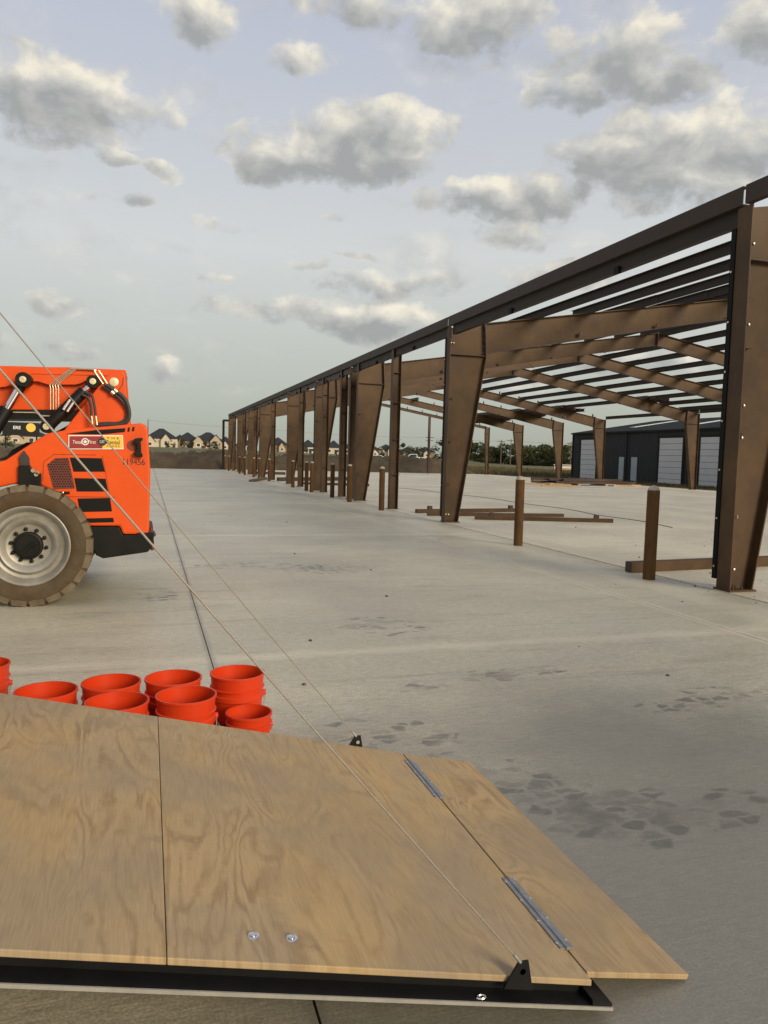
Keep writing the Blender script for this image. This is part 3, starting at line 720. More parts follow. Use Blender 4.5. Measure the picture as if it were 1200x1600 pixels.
# cables up to the trailer's door head
def cable(p0, px, py, label):
    q = aty(px, py, p0.y); d = q-p0; t = (TRX+.03-p0.x)/d.x; e = p0+d*t
    c = empty('ramp_cable', p0, label, 'cable', 'steel cables holding the ramp')
    pts = [p0+(e-p0)*(k/24.)+Vector((0, 0, -.012*math.sin(PI*k/24))) for k in range(25)]
    MB().tube(pts, .0026, 8).build('wire_rope', M['cable'], c, True)
    MB().tube([p0, p0+(e-p0).normalized()*.035], .005, 8).build('ferrule', M['galv'], c, True)
    return e
e_near = cable(b_near, 0, 570, 'taut steel cable crossing the ramp to its near bracket')
e_far = cable(b_far, 0, 487, 'thin taut steel cable running to the far ramp bracket')
# trailer body, standing left of the picture
tz = max(e_near.z, e_far.z)+.10
tr = empty('cargo_trailer', (TRX-1.8, (NY+FY)/2, 0), 'enclosed cargo trailer that the ramp gate hangs from', 'trailer')
y0, y1 = NY-.10, FY+.10
for (a, b) in ((y0-.0, y0+.05), (y1-.05, y1)):
    MB().box(TRX, TRX+.045, a, b, .42, tz).build('rear_post', M['blacksteel'], tr)
    MB().box(TRX-3.5, TRX-.001, a, a+.03 if a == y0 else b, .45, tz-.02).build('side_wall', M['trailerwhite'], tr)
MB().box(TRX, TRX+.045, y0+.05, y1-.05, tz-.10, tz).build('door_head', M['blacksteel'], tr)
MB().box(TRX-3.5, TRX-.001, y0+.05, y1-.05, tz-.06, tz-.03).build('roof', M['trailerwhite'], tr)
MB().box(TRX-3.5, TRX+.04, y0+.05, y1-.05, .46, .53).build('floor', M['lumber'], tr)
MB().box(TRX-3.53, TRX-3.5, y0, y1, .45, tz-.02).build('front_wall', M['trailerwhite'], tr)
for yy in (y0-.18, y1+.02):
    for dx in (-1.5, -2.2):
        MB().lathe([(.12, 0), (.24, .0), (.33, .02), (.34, .05), (.34, .12), (.33, .15), (.24, .16), (.12, .16)], (TRX+dx, yy, .34), 'y', 28).build('wheel', M['rubber'], tr, True)
MB().box(TRX-2.6, TRX-1.1, y0, y1, .30, .46).build('axle_frame', M['blacksteel'], tr)

# ------------------------------------------------------------------ buckets
def make_bucket(h, rt, rb):
    e = empty('bucket', (0, 0, 0)); t = .0028
    k = h/.37
    def r(z): return rb+(rt-rb)*z/h
    pr = [(rb-.004, 0), (rb, .006), (r(h*.62), h*.62), (r(h*.63)+.008, h*.635), (r(h*.64)+.008, h*.70), (r(h*.71), h*.715), (r(h*.78), h*.78), (r(h*.79)+.008, h*.785), (r(h*.8)+.008, h*.80), (r(h*.81), h*.81), (rt, h-.012), (rt+.006, h-.011), (rt+.006, h), (rt-t, h), (rt-t, h-.01), (rb-t, .006), (.001, .005)]
    MB().lathe(pr, (0, 0, 0), 'z', 48).build('shell', M['bucket'], e, True)
    rr_ = r(h*.67)+.012
    hm = MB(); hm.tube([(rr_*math.cos(a), rr_*math.sin(a), h*.67-.19*k*math.sin(max(0, (a-PI*1.02))/(PI*.96)*PI) if PI*1.02 < a < PI*1.98 else h*.67) for a in [PI*(1.0+q/24.) for q in range(25)]], .0024, 6)
    hd = hm.build('handle', M['zinc'], e, True)
    for a in (0, PI): MB().lathe([(.016, -.004), (.016, .012), (.012, .014)], (rr_*math.cos(a)-(.006 if a == 0 else 0), 0, h*.67), 'x', 12).build('handle_boss', M['bucket'], e, True)
    return e
def label_patch(e, h, r0, a0, a1, z0, z1, mat, name='print'):
    mb = MB(); n = 8
    for k in range(n+1):
        a = a0+(a1-a0)*k/n
        for z in (z0, z1):
            rr_ = r0(z)+.0015; mb.v.append((rr_*math.cos(a), rr_*math.sin(a), z))
    for k in range(n): mb.f.append((2*k, 2*k+2, 2*k+3, 2*k+1))
    return mb.build(name, mat, e, 'all')
BH, BRT, BRB = .37, .146, .128
b5 = make_bucket(BH, BRT, BRB)
for a0, a1, z0, z1, mt in ((-1.05, -.45, .17, .176, 'white'), (-1.05, -.45, .05, .056, 'white'), (-1.05, -1.03, .056, .17, 'white'), (-.47, -.45, .056, .17, 'white'), (-1.7, -1.25, .08, .15, 'ink'), (-2.3, -1.9, .03, .11, 'ink')):
    label_patch(b5, BH, lambda z: BRB+(BRT-BRB)*z/BH+.001, a0, a1, z0, z1, M[mt])
bl = [((-30, 1037), 'orange bucket cut by the left edge of the photo', .4), ((72, 1078), 'leftmost whole orange bucket, alone behind the plywood', 2.1), ((174, 1065), 'orange bucket in the back row, second from left', 1.2),
      ((183, 1095), 'orange bucket close to the plywood, left of the seam', 2.9), ((271, 1058), 'orange bucket in the back row, left of the rightmost large one', .3), ((291, 1085), 'front orange bucket with wire handle, right of the seam', .35),
      ((371, 1050), 'rightmost large orange bucket with a white printed frame', .25)]
for i, ((px, py), lab, rot) in enumerate(bl):
    p = gnd(px, py, .37); o = b5 if i == 0 else copy_tree(b5); o.location = (p.x, p.y, 0); o.rotation_euler = (0, 0, rot-.3); tag(o, lab, 'bucket', 'orange buckets beside the ramp')
bs_ = make_bucket(.245, .116, .100); p = gnd(389, 1112, .245); bs_.location = (p.x, p.y, 0); bs_.rotation_euler = (0, 0, .2)
tag(bs_, 'smallest orange bucket, at the right end of the cluster', 'bucket', 'orange buckets beside the ramp')

# ------------------------------------------------------------------ telehandler
YW, YB, YM = 8.15, 8.30, 8.95          # near tyre face, body side, boom side
wc = aty(42, 850, YW); WR = .612
wc.z = WR
tele = empty('telehandler', (wc.x, 9.3, 0), 'orange telehandler with raised rear boom pivot parked on the pavement', 'telehandler')
def pz(px, py, Y=YB):
    p = aty(px, py, Y); return (p.x, p.z)
def poly(name, pts, y0, y1, mat, parent=tele, bevel=0., Y=None):
    return MB().prism([pz(a, b, Y if Y is not None else y0) for a, b in pts], y0, y1).build(name, mat, parent, bevel=bevel)
def wheel(cx, yface, sgn, full=True):
    """sgn +1: outer face looks to -Y"""
    w = .36; c = (cx, yface, WR)
    f = lambda r, h: (r, h*sgn)
    ty = MB().lathe([f(.395, .035), f(.42, .012), f(.47, .004), f(.52, .010), f(.568, .022), f(.594, .045), f(.597, w-.045), f(.57, w-.022), f(.47, w-.004), f(.395, w-.035)], c, 'y', 64, True).build('tyre', M['tyre'], tele, True)
    lg = MB(); n = 22
    for k in range(n):
        for half in (0, 1):
            a = 2*PI*(k+.5*half)/n; da = 2*PI/n*.44
            h0, h1 = ((.012, w*.52) if half == 0 else (w*.48, w-.012))
            vs = []
            for h, rr_ in ((h0, .556), (h0+.05 if half == 0 else h0, .612)) if False else ((h0, 0), (h1, 0)):
                for (da_, rad) in ((-da, .55), (da, .55), (da*.9, .612), (-da*.9, .612)):
                    outer = (h == h0) if half == 0 else (h == h1)
                    hh = h+(.028 if half == 0 else -.028)*(1 if (outer and rad > .6) else 0)
                    vs.append((c[0]+rad*math.cos(a+da_), c[1]+hh*sgn, c[2]+rad*math.sin(a+da_)))
            lg.add(vs, [(0,1,2,3),(7,6,5,4),(0,4,5,1),(1,5,6,2),(2,6,7,3),(3,7,4,0)])
    lg.build('tread', M['tread'], ty)
    prof = [(.398, .034), (.402, .024), (.392, .018), (.375, .030), (.362, .060), (.335, .115), (.300, .125), (.285, .085), (.270, .070), (.240, .085), (.215, .120), (.200, .128), (.13, .130), (.02, .130)]
    rm = MB().lathe([f(*p) for p in prof]+[f(.02, .2), f(.39, .2)], c, 'y', 64, False, False).build('rim', M['rim'], tele, True)
    hub = MB().lathe([f(.138, .131), f(.140, .085), (.132, .072*sgn), f(.115, .068), f(.11, .074), f(.02, .074)], c, 'y', 40).build('hub_cap', M['blackpaint'], tele, True)
    for k in range(10):
        a = 2*PI*(k+.5)/10+.16
        MB().lathe([f(.021, .131), f(.021, .122), f(.017, .121), f(.015, .098), f(.006, .094)], (c[0]+.164*math.cos(a), c[1], c[2]+.164*math.sin(a)), 'y', 8).build('wheel_nut', M['blackpaint'], rm, True)
    if full:   # raised S-shaped emblem on the hub cap
        pts = [(c[0]+(-.085+.17*t), yface+.070, WR+.028*math.sin((t-.5)*2*PI)*(1 if True else 0)+.03*(t-.5)) for t in [k/20. for k in range(21)]]
        MB().tube(pts, .006, 6).build('emblem', M['blackpaint'], hub, True)
        MB().tube([(p[0]+.01, p[1], p[2]-.042) for p in pts[5:]], .005, 6).build('emblem', M['blackpaint'], hub, True)
wheel(wc.x, YW, 1); wheel(wc.x, YW+2.36, -1, False); wheel(wc.x-2.95, YW, 1, False); wheel(wc.x-2.95, YW+2.36, -1, False)
# chassis and far side pod, mostly hidden
x_rear = pz(232, 800)[0]
MB().box(wc.x-3.6, x_rear-.05, 8.95, 9.85, .50, .92).build('chassis', M['blackpaint'], tele, bevel=.02)
for dx in (0, -2.95): MB().tube([(wc.x+dx, 8.45, WR), (wc.x+dx, 10.2, WR)], .10, 12).build('axle', M['blackpaint'], tele, True)
MB().box(wc.x-2.3, wc.x-.75, 8.45, 9.0, .75, 2.3).build('cab', M['blackpaint'], tele, bevel=.05)
# engine pod side (near)
body_pts = [(-40, 770), (-40, 737), (0, 721), (8, 719), (42, 697), (74, 677), (114, 670), (180, 665), (220, 661), (228, 664), (231, 671), (235, 735), (233, 828), (231, 835), (192, 835), (187, 822), (120, 822), (100, 775), (60, 757), (20, 757)]
body = poly('engine_pod', body_pts, YB, 9.0, M['orange'], bevel=.022)
poly('rear_body', [(60, 700), (110, 672), (228, 664), (235, 735), (232, 830), (100, 830)], 9.0, 10.15, M['orange'], Y=9.0)
# raised panel seams
seam = MB()
def lineon(pts, w=.006, y=YB, d=.003):
    mb = MB()
    for a, b in zip(pts[:-1], pts[1:]):
        p, q = pz(*a), pz(*b); mb.bar((p[0], y-d/2, p[1]), (q[0], y-d/2, q[1]), d, w, up=(0, 0, 1)) if abs(p[0]-q[0]) > abs(p[1]-q[1]) else mb.bar((p[0], y-d/2, p[1]), (q[0], y-d/2, q[1]), w, d, up=(0, 1, 0))
    return mb
M['seam'] = paint('panel_gap', (.20, .035, .008), .7, .1, 5)
lineon([(67, 752), (68, 722), (84, 710), (100, 710)]).build('panel_gap', M['seam'], body)
lineon([(98, 710), (150, 711)]).build('panel_gap', M['seam'], body)
lineon([(105, 776), (180, 777)]).build('panel_gap', M['seam'], body)
lineon([(160, 712), (172, 776)], .004).build('panel_gap', M['seam'], body)
gr = poly('grille', [(74, 726), (86, 716), (107, 715), (117, 763), (84, 764)], YB-.008, YB, M['grille'], body, Y=YB)
hole = MB()
for i in range(10):
    for j in range(13):
        px = 76+i*4.1+(j%2)*2; py = 718+j*3.8
        if 717 < py < 762 and (74+max(0, (py-726))*.28 if py > 726 else 74+(726-py)*1.2)+1.5 < px < 106+(py-716)*.21:
            x, z = pz(px, py); hole.lathe([(.008, 0), (.008, -.003)], (x, YB-.008, z), 'y', 6)
hole.build('grille_holes', M['blackpaint'], gr)['kind'] = 'stuff'
for pts in ([(109, 715), (159, 716), (164, 737), (115, 737)], [(116, 747), (165, 748), (169, 768), (120, 768)], [(121, 779), (172, 778), (175, 799), (125, 800)], [(134, 810), (177, 809), (178, 816), (138, 817)]):
    poly('decal_stripe', pts, YB-.003, YB, M['decal'], body, Y=YB)
poly('decal_stripe', [(102, 678), (150, 672), (196, 669), (195, 675), (158, 679)], YB-.003, YB, M['decal'], body, Y=YB)
poly('decal_stripe', [(200, 668), (203, 667.7), (202.4, 674.3), (199, 674.7)], YB-.003, YB, M['decal'], body, Y=YB)
poly('decal_stripe', [(207, 667.3), (210.4, 667), (209.6, 673.5), (206, 673.9)], YB-.003, YB, M['decal'], body, Y=YB)
poly('catch', [(94, 768), (109, 768), (109, 772), (94, 772)], YB-.012, YB, M['blackpaint'], body, Y=YB)
x, z = pz(98, 770); MB().lathe([(.010, 0), (.010, -.006), (.004, -.008)], (x, YB-.012, z), 'y', 10).build('latch_pin', M['chrome'], body, True)
# bumper
bump = poly('counterweight', [(141, 823), (186, 823), (192, 836), (232, 836), (239, 838), (241, 851), (231, 863), (161, 873), (150, 868), (141, 850)], YB+.012, 10.1, M['blackpaint'], bevel=.012, Y=YB)
poly('bumper_lip', [(213, 831), (240, 833), (241, 840), (214, 838)], YB+.002, YB+.25, M['blackpaint'], bump, Y=YB)
for px, py in ((236, 829), (241, 838), (238, 860)):
    x, z = pz(px, py); MB().lathe([(.018, -.01), (.018, .02), (.009, .021), (.009, .045)], (x, YB+.1, z), 'z', 8).build('bolt', M['grille'], bump, True)
# valve block beside the wheel
vb = poly('valve_block', [(30, 727), (48, 727), (52, 737), (65, 740), (65, 765), (30, 765)], YB-.06, YB+.04, M['blackpaint'], Y=YB, bevel=.008)
poly('fitting', [(33, 727), (32, 712), (38, 704), (46, 715), (47, 727)], YB-.05, YB-.005, M['rubber'], vb, Y=YB)
for px, py in ((53, 735), (58, 741), (60, 738)):
    x, z = pz(px, py); MB().lathe([(.02, -.02), (.02, 0)], (x, YB-.06, z), 'y', 8).build('fitting', M['zinc'], vb, True)
# rental sign plate
def text(body_, px0, px1, pyc, mat, parent, name='lettering', Y=YB, y=YB-.016, height=None, fit=True, shear=0.):
    cu = bpy.data.curves.new(name, 'FONT'); cu.body = body_; cu.align_x = 'CENTER'; cu.align_y = 'CENTER'; cu.extrude = .0012; cu.shear = shear
    o = bpy.data.objects.new(name, cu); C.objects.link(o)
    bpy.context.view_layer.update()
    w = o.dimensions.x; hh = o.dimensions.y
    a, b = aty(px0, pyc, Y), aty(px1, pyc, Y)
    sx = (b.x-a.x)/w; sy = sx if height is None else height/hh
    dg = bpy.context.evaluated_depsgraph_get(); me = bpy.data.meshes.new_from_object(o.evaluated_get(dg))
    bpy.data.objects.remove(o)
    xs_ = [v.co.x for v in me.vertices]; ys_ = [v.co.y for v in me.vertices]; mx, my = (min(xs_)+max(xs_))/2, (min(ys_)+max(ys_))/2
    tilt_ = (b.z-a.z)/(b.x-a.x) if False else 0
    for v in me.vertices:
        lx = (v.co.x-mx)*sx; lz = (v.co.y-my)*sy
        v.co = Vector(((a.x+b.x)/2+lx, y-v.co.z, (a.z+b.z)/2+lz))
    me.materials.clear(); me.materials.append(mat); o = bpy.data.objects.new(name, me); C.objects.link(o)
    if parent: o.parent = parent; o.matrix_parent_inverse = Matrix.Translation(tele.location).inverted() if parent is tele else Matrix.Identity(4)
    return o
sign = poly('sign_plate', [(107, 680), (192, 680), (193, 702), (107, 702)], YB-.012, YB, M['white'], tele, Y=YB)
poly('sign_field', [(108.5, 681.5), (160, 681.5), (160, 700.8), (108.5, 700.8)], YB-.014, YB-.012, M['signred'], sign, Y=YB)
poly('sign_field', [(160.2, 681.5), (191, 681.3), (192, 700.7), (160.2, 700.8)], YB-.014, YB-.012, M['signyellow'], sign, Y=YB)
sign['label'] = 'red and yellow rental sign plate with white edge'
def part_of(o, p):
    o.parent = p; o.matrix_parent_inverse = p.matrix_world.inverted(); return o
bpy.context.view_layer.update()
def stext(*a, **k):
    p = k.pop('par'); o = text(*a, **k, parent=None) if 'parent' not in k else text(*a, **k)
    bpy.context.view_layer.update(); o.parent = p; o.matrix_parent_inverse = p.matrix_world.inverted(); return o
stext('Texas', 114, 128.5, 690.6, M['white'], par=sign, height=.034, shear=.15)
stext('First', 138, 150, 690.6, M['white'], par=sign, height=.034, shear=.15)
stext('CAT', 156, 163.5, 690.2, M['white'], par=sign, height=.03, y=YB-.020)
stext('Rental', 166.5, 187, 691, M['ink'], par=sign, height=.042)
stext('T H E', 167, 186, 684.6, M['ink'], par=sign, height=.018)
stext('S T O R E', 167, 187, 697.2, M['ink'], par=sign, height=.018)
x, z = pz(159.8, 690.2); MB().lathe([(.042, -.014), (.042, -.017)], (x, YB, z), 'y', 24).build('sign_disc', M['ink'], sign)
x, z = pz(133.3, 690.2)
MB().lathe([(.036, -.0145), (.036, -.017), (.027, -.017), (.027, -.0145)], (x, YB, z), 'y', 24, True).build('sign_ring', M['white'], sign)
star = [(x+(.026 if k % 2 == 0 else .011)*math.sin(k*PI/5), z+(.026 if k % 2 == 0 else .011)*math.cos(k*PI/5)) for k in range(10)]
MB().prism(star, YB-.017, YB-.0145).build('sign_star', M['white'], sign)
stext('119456', 192.5, 226.5, 721.7, M['ink'], par=body, y=YB-.002, height=.064)
# tail lamp bracket
tl = poly('lamp_bracket', [(211, 685), (223, 684), (223, 688), (220, 689), (221, 708), (223, 709), (223, 714), (211, 713), (208, 708), (214, 705), (214, 694), (209, 692)], YB-.07, YB, M['blackpaint'], tele, Y=YB, bevel=.006)
x, z = pz(207, 696); MB().lathe([(.055, -.002), (.055, -.006)], (x, YB, z), 'y', 20).build('reflector', M['seam'], tl)
# boom tower (orange triangle plate) and boom
tower = poly('boom_tower', [(100, 672), (158, 598), (163, 590), (172, 584), (190, 580), (195.5, 585), (198, 620), (203, 668), (180, 690), (100, 690)], YM-.10, YM-.03, M['orange'], tele, bevel=.012, Y=YM-.1)
poly('far_plate', [(100, 672), (158, 598), (172, 584), (190, 580), (195.5, 585), (198, 620), (203, 668), (100, 690)], 9.75, 9.83, M['orange'], tower, Y=YM-.1)
x, z = pz(178, 597, YM-.1); MB().lathe([(.048, 0), (.048, -.012), (.035, -.016), (.012, -.016), (.012, -.02)], (x, YM-.1, z), 'y', 28).build('pivot_pin', M['brass'], tower, True)
lx = [pz(*q, YM-.1) for q in ((177, 612), (186, 609), (191, 602), (193, 590))]
MB().tube([(a, YM-.102, b) for a, b in lx], .004, 5).build('weld_line', M['seam'], tower)
bm_ = poly('boom', [(-420, 562), (-30, 570), (30, 571), (196, 577), (197, 582), (192, 640), (130, 641), (-420, 640)], YM+.055, 9.62, M['orange'], tele, bevel=.015, Y=YM)
bpl = poly('boom_side_plate', [(-80, 600), (-80, 575), (0, 586), (12, 583), (36, 574), (105, 574), (196, 578.5), (197, 584), (188, 606), (165, 604), (140, 592), (127, 599), (118, 601), (76, 601), (60, 596), (48, 596), (30, 601), (-4, 606)], YM-.022, YM+.055, M['orange'], bm_, Y=YM)
lineon([(-10, 596), (36, 573.5), (196, 578)], .012, YM-.022, .01).build('plate_rib', M['orange'], bpl)
poly('boom_lower_rail', [(-200, 638), (130, 641), (116, 656), (-200, 652)], YM-.02, 9.6, M['blackpaint'], bm_, Y=YM)
lineon([(-40, 639), (42, 640), (50, 645.5), (80, 646)], .012, YM-.03, .012).build('steel_line', M['zinc'], bm_)
def cyl(name, a, b, rb, rr_, Y, frac, boss=True):
    A, B_ = Vector((pz(*a, Y)[0], Y, pz(*a, Y)[1])), Vector((pz(*b, Y)[0], Y, pz(*b, Y)[1]))      # a = rod pin, b = barrel pin
    d = B_-A; e = empty('x', A) if False else None
    brl = MB().tube([A+d*frac, A+d*(frac+.02), B_], [rb*1.0, rb*1.12, rb*1.12], 20).build(name, M['blackpaint'], tele, True)
    MB().tube([A, A+d*(frac+.05)], rr_, 16).build('rod', M['chrome'], brl, True)
    for P_ in (A, B_):
        MB().lathe([(rb*1.2, -.09), (rb*1.2, .09)], P_, 'y', 24).build('eye', M['blackpaint'], brl, True)
        MB().lathe([(.034, -.092), (.033, -.108), (.012, -.110), (.010, -.10)], P_, 'y', 20).build('pin', M['brass'], brl, True)
    MB().tube([A, A+d*.11], rb*.85, 16).build('rod_end', M['blackpaint'], brl, True)
    return brl
c1 = cyl('lift_cylinder', (38, 594), (-52, 742), .064, .040, YM-.14, .30)
c2 = cyl('tilt_cylinder', (146, 597), (74, 667), .056, .03, YM-.14, .2)
def hose(pts, r, mat, parent, Y, name='hose', sub=6):
    P_ = [Vector((pz(a, b, Y)[0], Y, pz(a, b, Y)[1])) for a, b in pts]; out = []
    for i in range(len(P_)-1):
        p0, p1, p2, p3 = P_[max(i-1, 0)], P_[i], P_[i+1], P_[min(i+2, len(P_)-1)]
        for k in range(sub):
            t = k/sub; out.append(.5*((2*p1)+(-p0+p2)*t+(2*p0-5*p1+4*p2-p3)*t*t+(-p0+3*p1-3*p2+p3)*t**3))
    out.append(P_[-1]); return MB().tube(out, r, 8).build(name, M[mat], parent, True)
Yh = YM-.14
for k, o_ in enumerate((0, 5)):
    hose([(160+o_, 603-o_*.4), (176+o_*.8, 614-o_*.7), (190+o_*.9, 626-o_*.7), (199+o_*.4, 640-o_*.3), (198+o_*.6, 654), (186+o_, 661.5+o_*.2), (168, 662+o_*.3), (152, 663+o_*.3)], .021, 'rubber', tower, Yh-.02*k)
    hose([(128+o_*1.3, 617-o_*.5), (138+o_, 622-o_), (142+o_*1.1, 634), (143+o_*1.3, 650), (144+o_*1.4, 662)], .014, 'rubber', c2, Yh-.08)
    hose([(143+o_*1.3, 650), (144.5+o_*1.4, 664)], .012, 'zinc', c2, Yh-.085, 'hose_fitting', 2)
    hose([(147+o_*1.4, 579), (150+o_*1.5, 584), (161+o_*1.3, 600)], .009, 'zinc', bm_, Yh, 'steel_line', 3)
    hose([(174+o_*.9, 612-o_*.6), (178+o_, 616-o_*.6)], .022, 'zinc', tower, Yh-.025, 'hose_fitting', 2)
    hose([(110+o_*1.2, 624+o_*.6), (103+o_*1.2, 634+o_*.6), (99+o_*1.2, 640+o_*.6)], .014, 'chrome', c2, Yh-.10, 'hose_fitting', 3)
for k in range(4):
    hose([(110+k*3.2, 576.3), (80+k*4.1, 599), (79+k*4.2, 607), (79+k*4.2, 640)], .0052, 'zinc', bm_, YM-.05-.001*k, 'steel_line', 3)
hose([(110, 576), (146, 577.5), (149, 580)], .010, 'zinc', bm_, YM-.05, 'steel_line', 3)
hose([(150, 663.5), (170, 661.5), (182, 664)], .016, 'zinc', tower, Yh, 'hose_fitting', 3)
M['fender'] = paint('grey_fender_plastic', (.045, .040, .032), .8, .2, 5)
rf_ = poly('rear_fender', [(0, 720), (0, 716), (10, 713), (20, 702), (42, 691), (48, 692), (14, 719)], 9.9, 10.1, M['fender'], Y=9.9)
poly('fender_tail', [(86, 675), (98, 669), (112, 661), (116, 668), (104, 676)], 9.9, 10.1, M['fender'], rf_, Y=9.9)

# ------------------------------------------------------------------ charcoal metal building
BXW = 41.5; BY0, BY1 = 22.0, 68.4; BEH = 4.4; BW = 20.
mbld = empty('metal_building', (BXW, 68, -.16), 'charcoal sheet metal building with pale overhead doors beyond the slab', 'building')
G0 = -.17
core = MB().box(BXW+.03, BXW+BW, BY0, BY1-.03, G0, BEH-.05).build('wall', M['charcoal'], mbld)
rib = MB(); y = BY0
while y < BY1:
    rib.box(BXW+.008, BXW+.03, y, y+.05, G0, BEH-.06); y += .305
rib.build('wall_ribs', M['charcoal'], core)['kind'] = 'stuff'
rz_ = BEH+BW/2*.165
MB().prism([(BXW-.15, BEH-.04), (BXW+BW/2, rz_-.04), (BXW+BW+.15, BEH-.04), (BXW+BW+.15, BEH+.04), (BXW+BW/2, rz_+.06), (BXW-.15, BEH+.06)], BY0-.1, BY1+.1).build('roof', M['roofmetal'], mbld)
MB().prism([(BXW+.04, BEH-.06), (BXW+BW/2, rz_-.08), (BXW+BW-.04, BEH-.06)], BY1-.04, BY1-.01).build('gable_wall', M['charcoal'], mbld)
MB().box(BXW-.20, BXW-.152, BY0, BY1, BEH-.09, BEH+.05).build('gutter', M['blackpaint'], mbld)
MB().box(BXW-.035, BXW+.007, BY1-.18, BY1, G0, BEH-.06).build('corner_trim', M['blackpaint'], mbld)
for a, b in ((54.0, 56.5), (62.5, 64.2), (46.5, 48.4)):
    xa, xb = BXW+3.2, BXW+8.2; k = (rz_-BEH)/(BW/2)
    MB().prism([(xa, BEH+k*(xa-BXW)+.075), (xb, BEH+k*(xb-BXW)+.075), (xb, BEH+k*(xb-BXW)+.095), (xa, BEH+k*(xa-BXW)+.095)], a, a+.9).build('skylight', M['skylight'], mbld)
def ohdoor(y0, y1, top):
    fr = MB(); fr.box(BXW-.04, BXW+.006, y0-.25, y0-.001, G0, top+.2); fr.box(BXW-.04, BXW+.006, y1+.001, y1+.25, G0, top+.2); fr.box(BXW-.04, BXW+.006, y0-.001, y1+.001, top+.001, top+.2)
    d = fr.build('overhead_door', M['blackpaint'], mbld); n = 8; h = (top-G0)/n
    for k in range(n):
        MB().box(BXW-.025, BXW+.005, y0, y1, G0+k*h+.012, G0+(k+1)*h-.012).build('door_panel', M['doorpanel'], d, bevel=.008, seg=1)
ohdoor(64.0, 66.7, 3.75); ohdoor(51.6, 54.5, 3.75); ohdoor(46.4, 49.5, 3.75); ohdoor(38.5, 42.0, 3.75)
for a, b in ((59.45, 60.2), (57.5, 58.35)):
    MB().box(BXW-.03, BXW+.006, a, b, G0+.1, 2.1).build('entry_door', M['mandoor'], mbld)
    MB().lathe([(.04, -.06), (.04, 0)], (BXW-.03, a+.12, 1.05), 'x', 8).build('door_handle', M['chrome'], mbld)
MB().tube([(BXW-.10, 59.0, G0), (BXW-.10, 59.0, BEH-.05)], .055, 8).build('downpipe', M['blackpaint'], mbld, True)
MB().tube([(BXW-.10, 50.6, G0), (BXW-.10, 50.6, BEH-.05)], .055, 8).build('downpipe', M['blackpaint'], mbld, True)

# ------------------------------------------------------------------ soil berm
def berm_h(x, y):
    c = (y-74.2)/3.0; hgt = 1.72-.15*ss(x, 5, 25)
    e = ss(x, -55, -45)*(1-ss(x, 29.5, 34.5))
    n = noise.fractal(Vector((x*.35, y*.45, 3)), 1.0, 2.0, 7)*.55+noise.noise(Vector((x*.09, y*.1, 7)))*.35+noise.noise(Vector((x*1.4, y*1.6, 1)))*.16
    return max(0, 1-abs(c)**2.2)*e*(hgt+n)+max(0, 1-((x-24.5)/4.)**2-((y-75)/2.6)**2)*.35
mb = MB(); nx, ny = 330, 26
for j in range(ny+1):
    for i in range(nx+1):
        x = -56+92*i/nx; y = 70.9+6.8*j/ny
        if x > SLAB_X1+1: pass
        h = berm_h(x, y); mb.v.append((x, y+(.8 if x > 6.9 else 0)*1.0, -.2+h+.03*noise.noise(Vector((x*3, y*3, 0)))))
for j in range(ny):
    for i in range(nx):
        a = j*(nx+1)+i; mb.f.append((a, a+1, a+nx+2, a+nx+1))
tag(mb.build('dirt_berm', M['soil'], None, 'all'), 'long brown bank of dug soil behind the pavement', 'berm', kind='structure')

# ------------------------------------------------------------------ grass tufts
def tufts(name, n, region, hmin, hmax, label, seed):
    rr_ = random.Random(seed); mb = MB()
    for _ in range(n):
        x, y, z = region(rr_); h = rr_.uniform(hmin, hmax); a = rr_.uniform(0, PI); w = rr_.uniform(.02, .06)*(1+h); lx, ly = rr_.uniform(-.3, .3)*h, rr_.uniform(-.3, .3)*h
        c, s = math.cos(a)*w, math.sin(a)*w
        mb.add([(x-c, y-s, z), (x+c, y+s, z), (x+lx, y+ly, z+h)], [(0, 1, 2)])
    return tag(mb.build(name, M['grassblade']), label, 'grass', kind='stuff')
tufts('grass', 16000, lambda r: (lambda x, y: (x, y, terrain_z(x, y)-.02))(r.uniform(33.6, 41.2), r.uniform(30, 72)), .08, .28, 'short weedy grass strip between the slab and the charcoal building', 1)
tufts('grass', 22000, lambda r: (lambda x, y: (x, y, terrain_z(x, y)-.02))(r.uniform(28, 62), r.uniform(74, 125)),   .2, .6, 'tall dry grass in the field beyond the slab corner', 2)
def bermr(r):
    x, y = r.uniform(-45, 33), r.uniform(72.5, 77); return x, y+(.8 if x > 6.9 else 0), -.22+berm_h(x, y)
tufts('weeds', 5000, bermr, .05, .26, 'sparse dry weeds growing on the soil bank', 4)

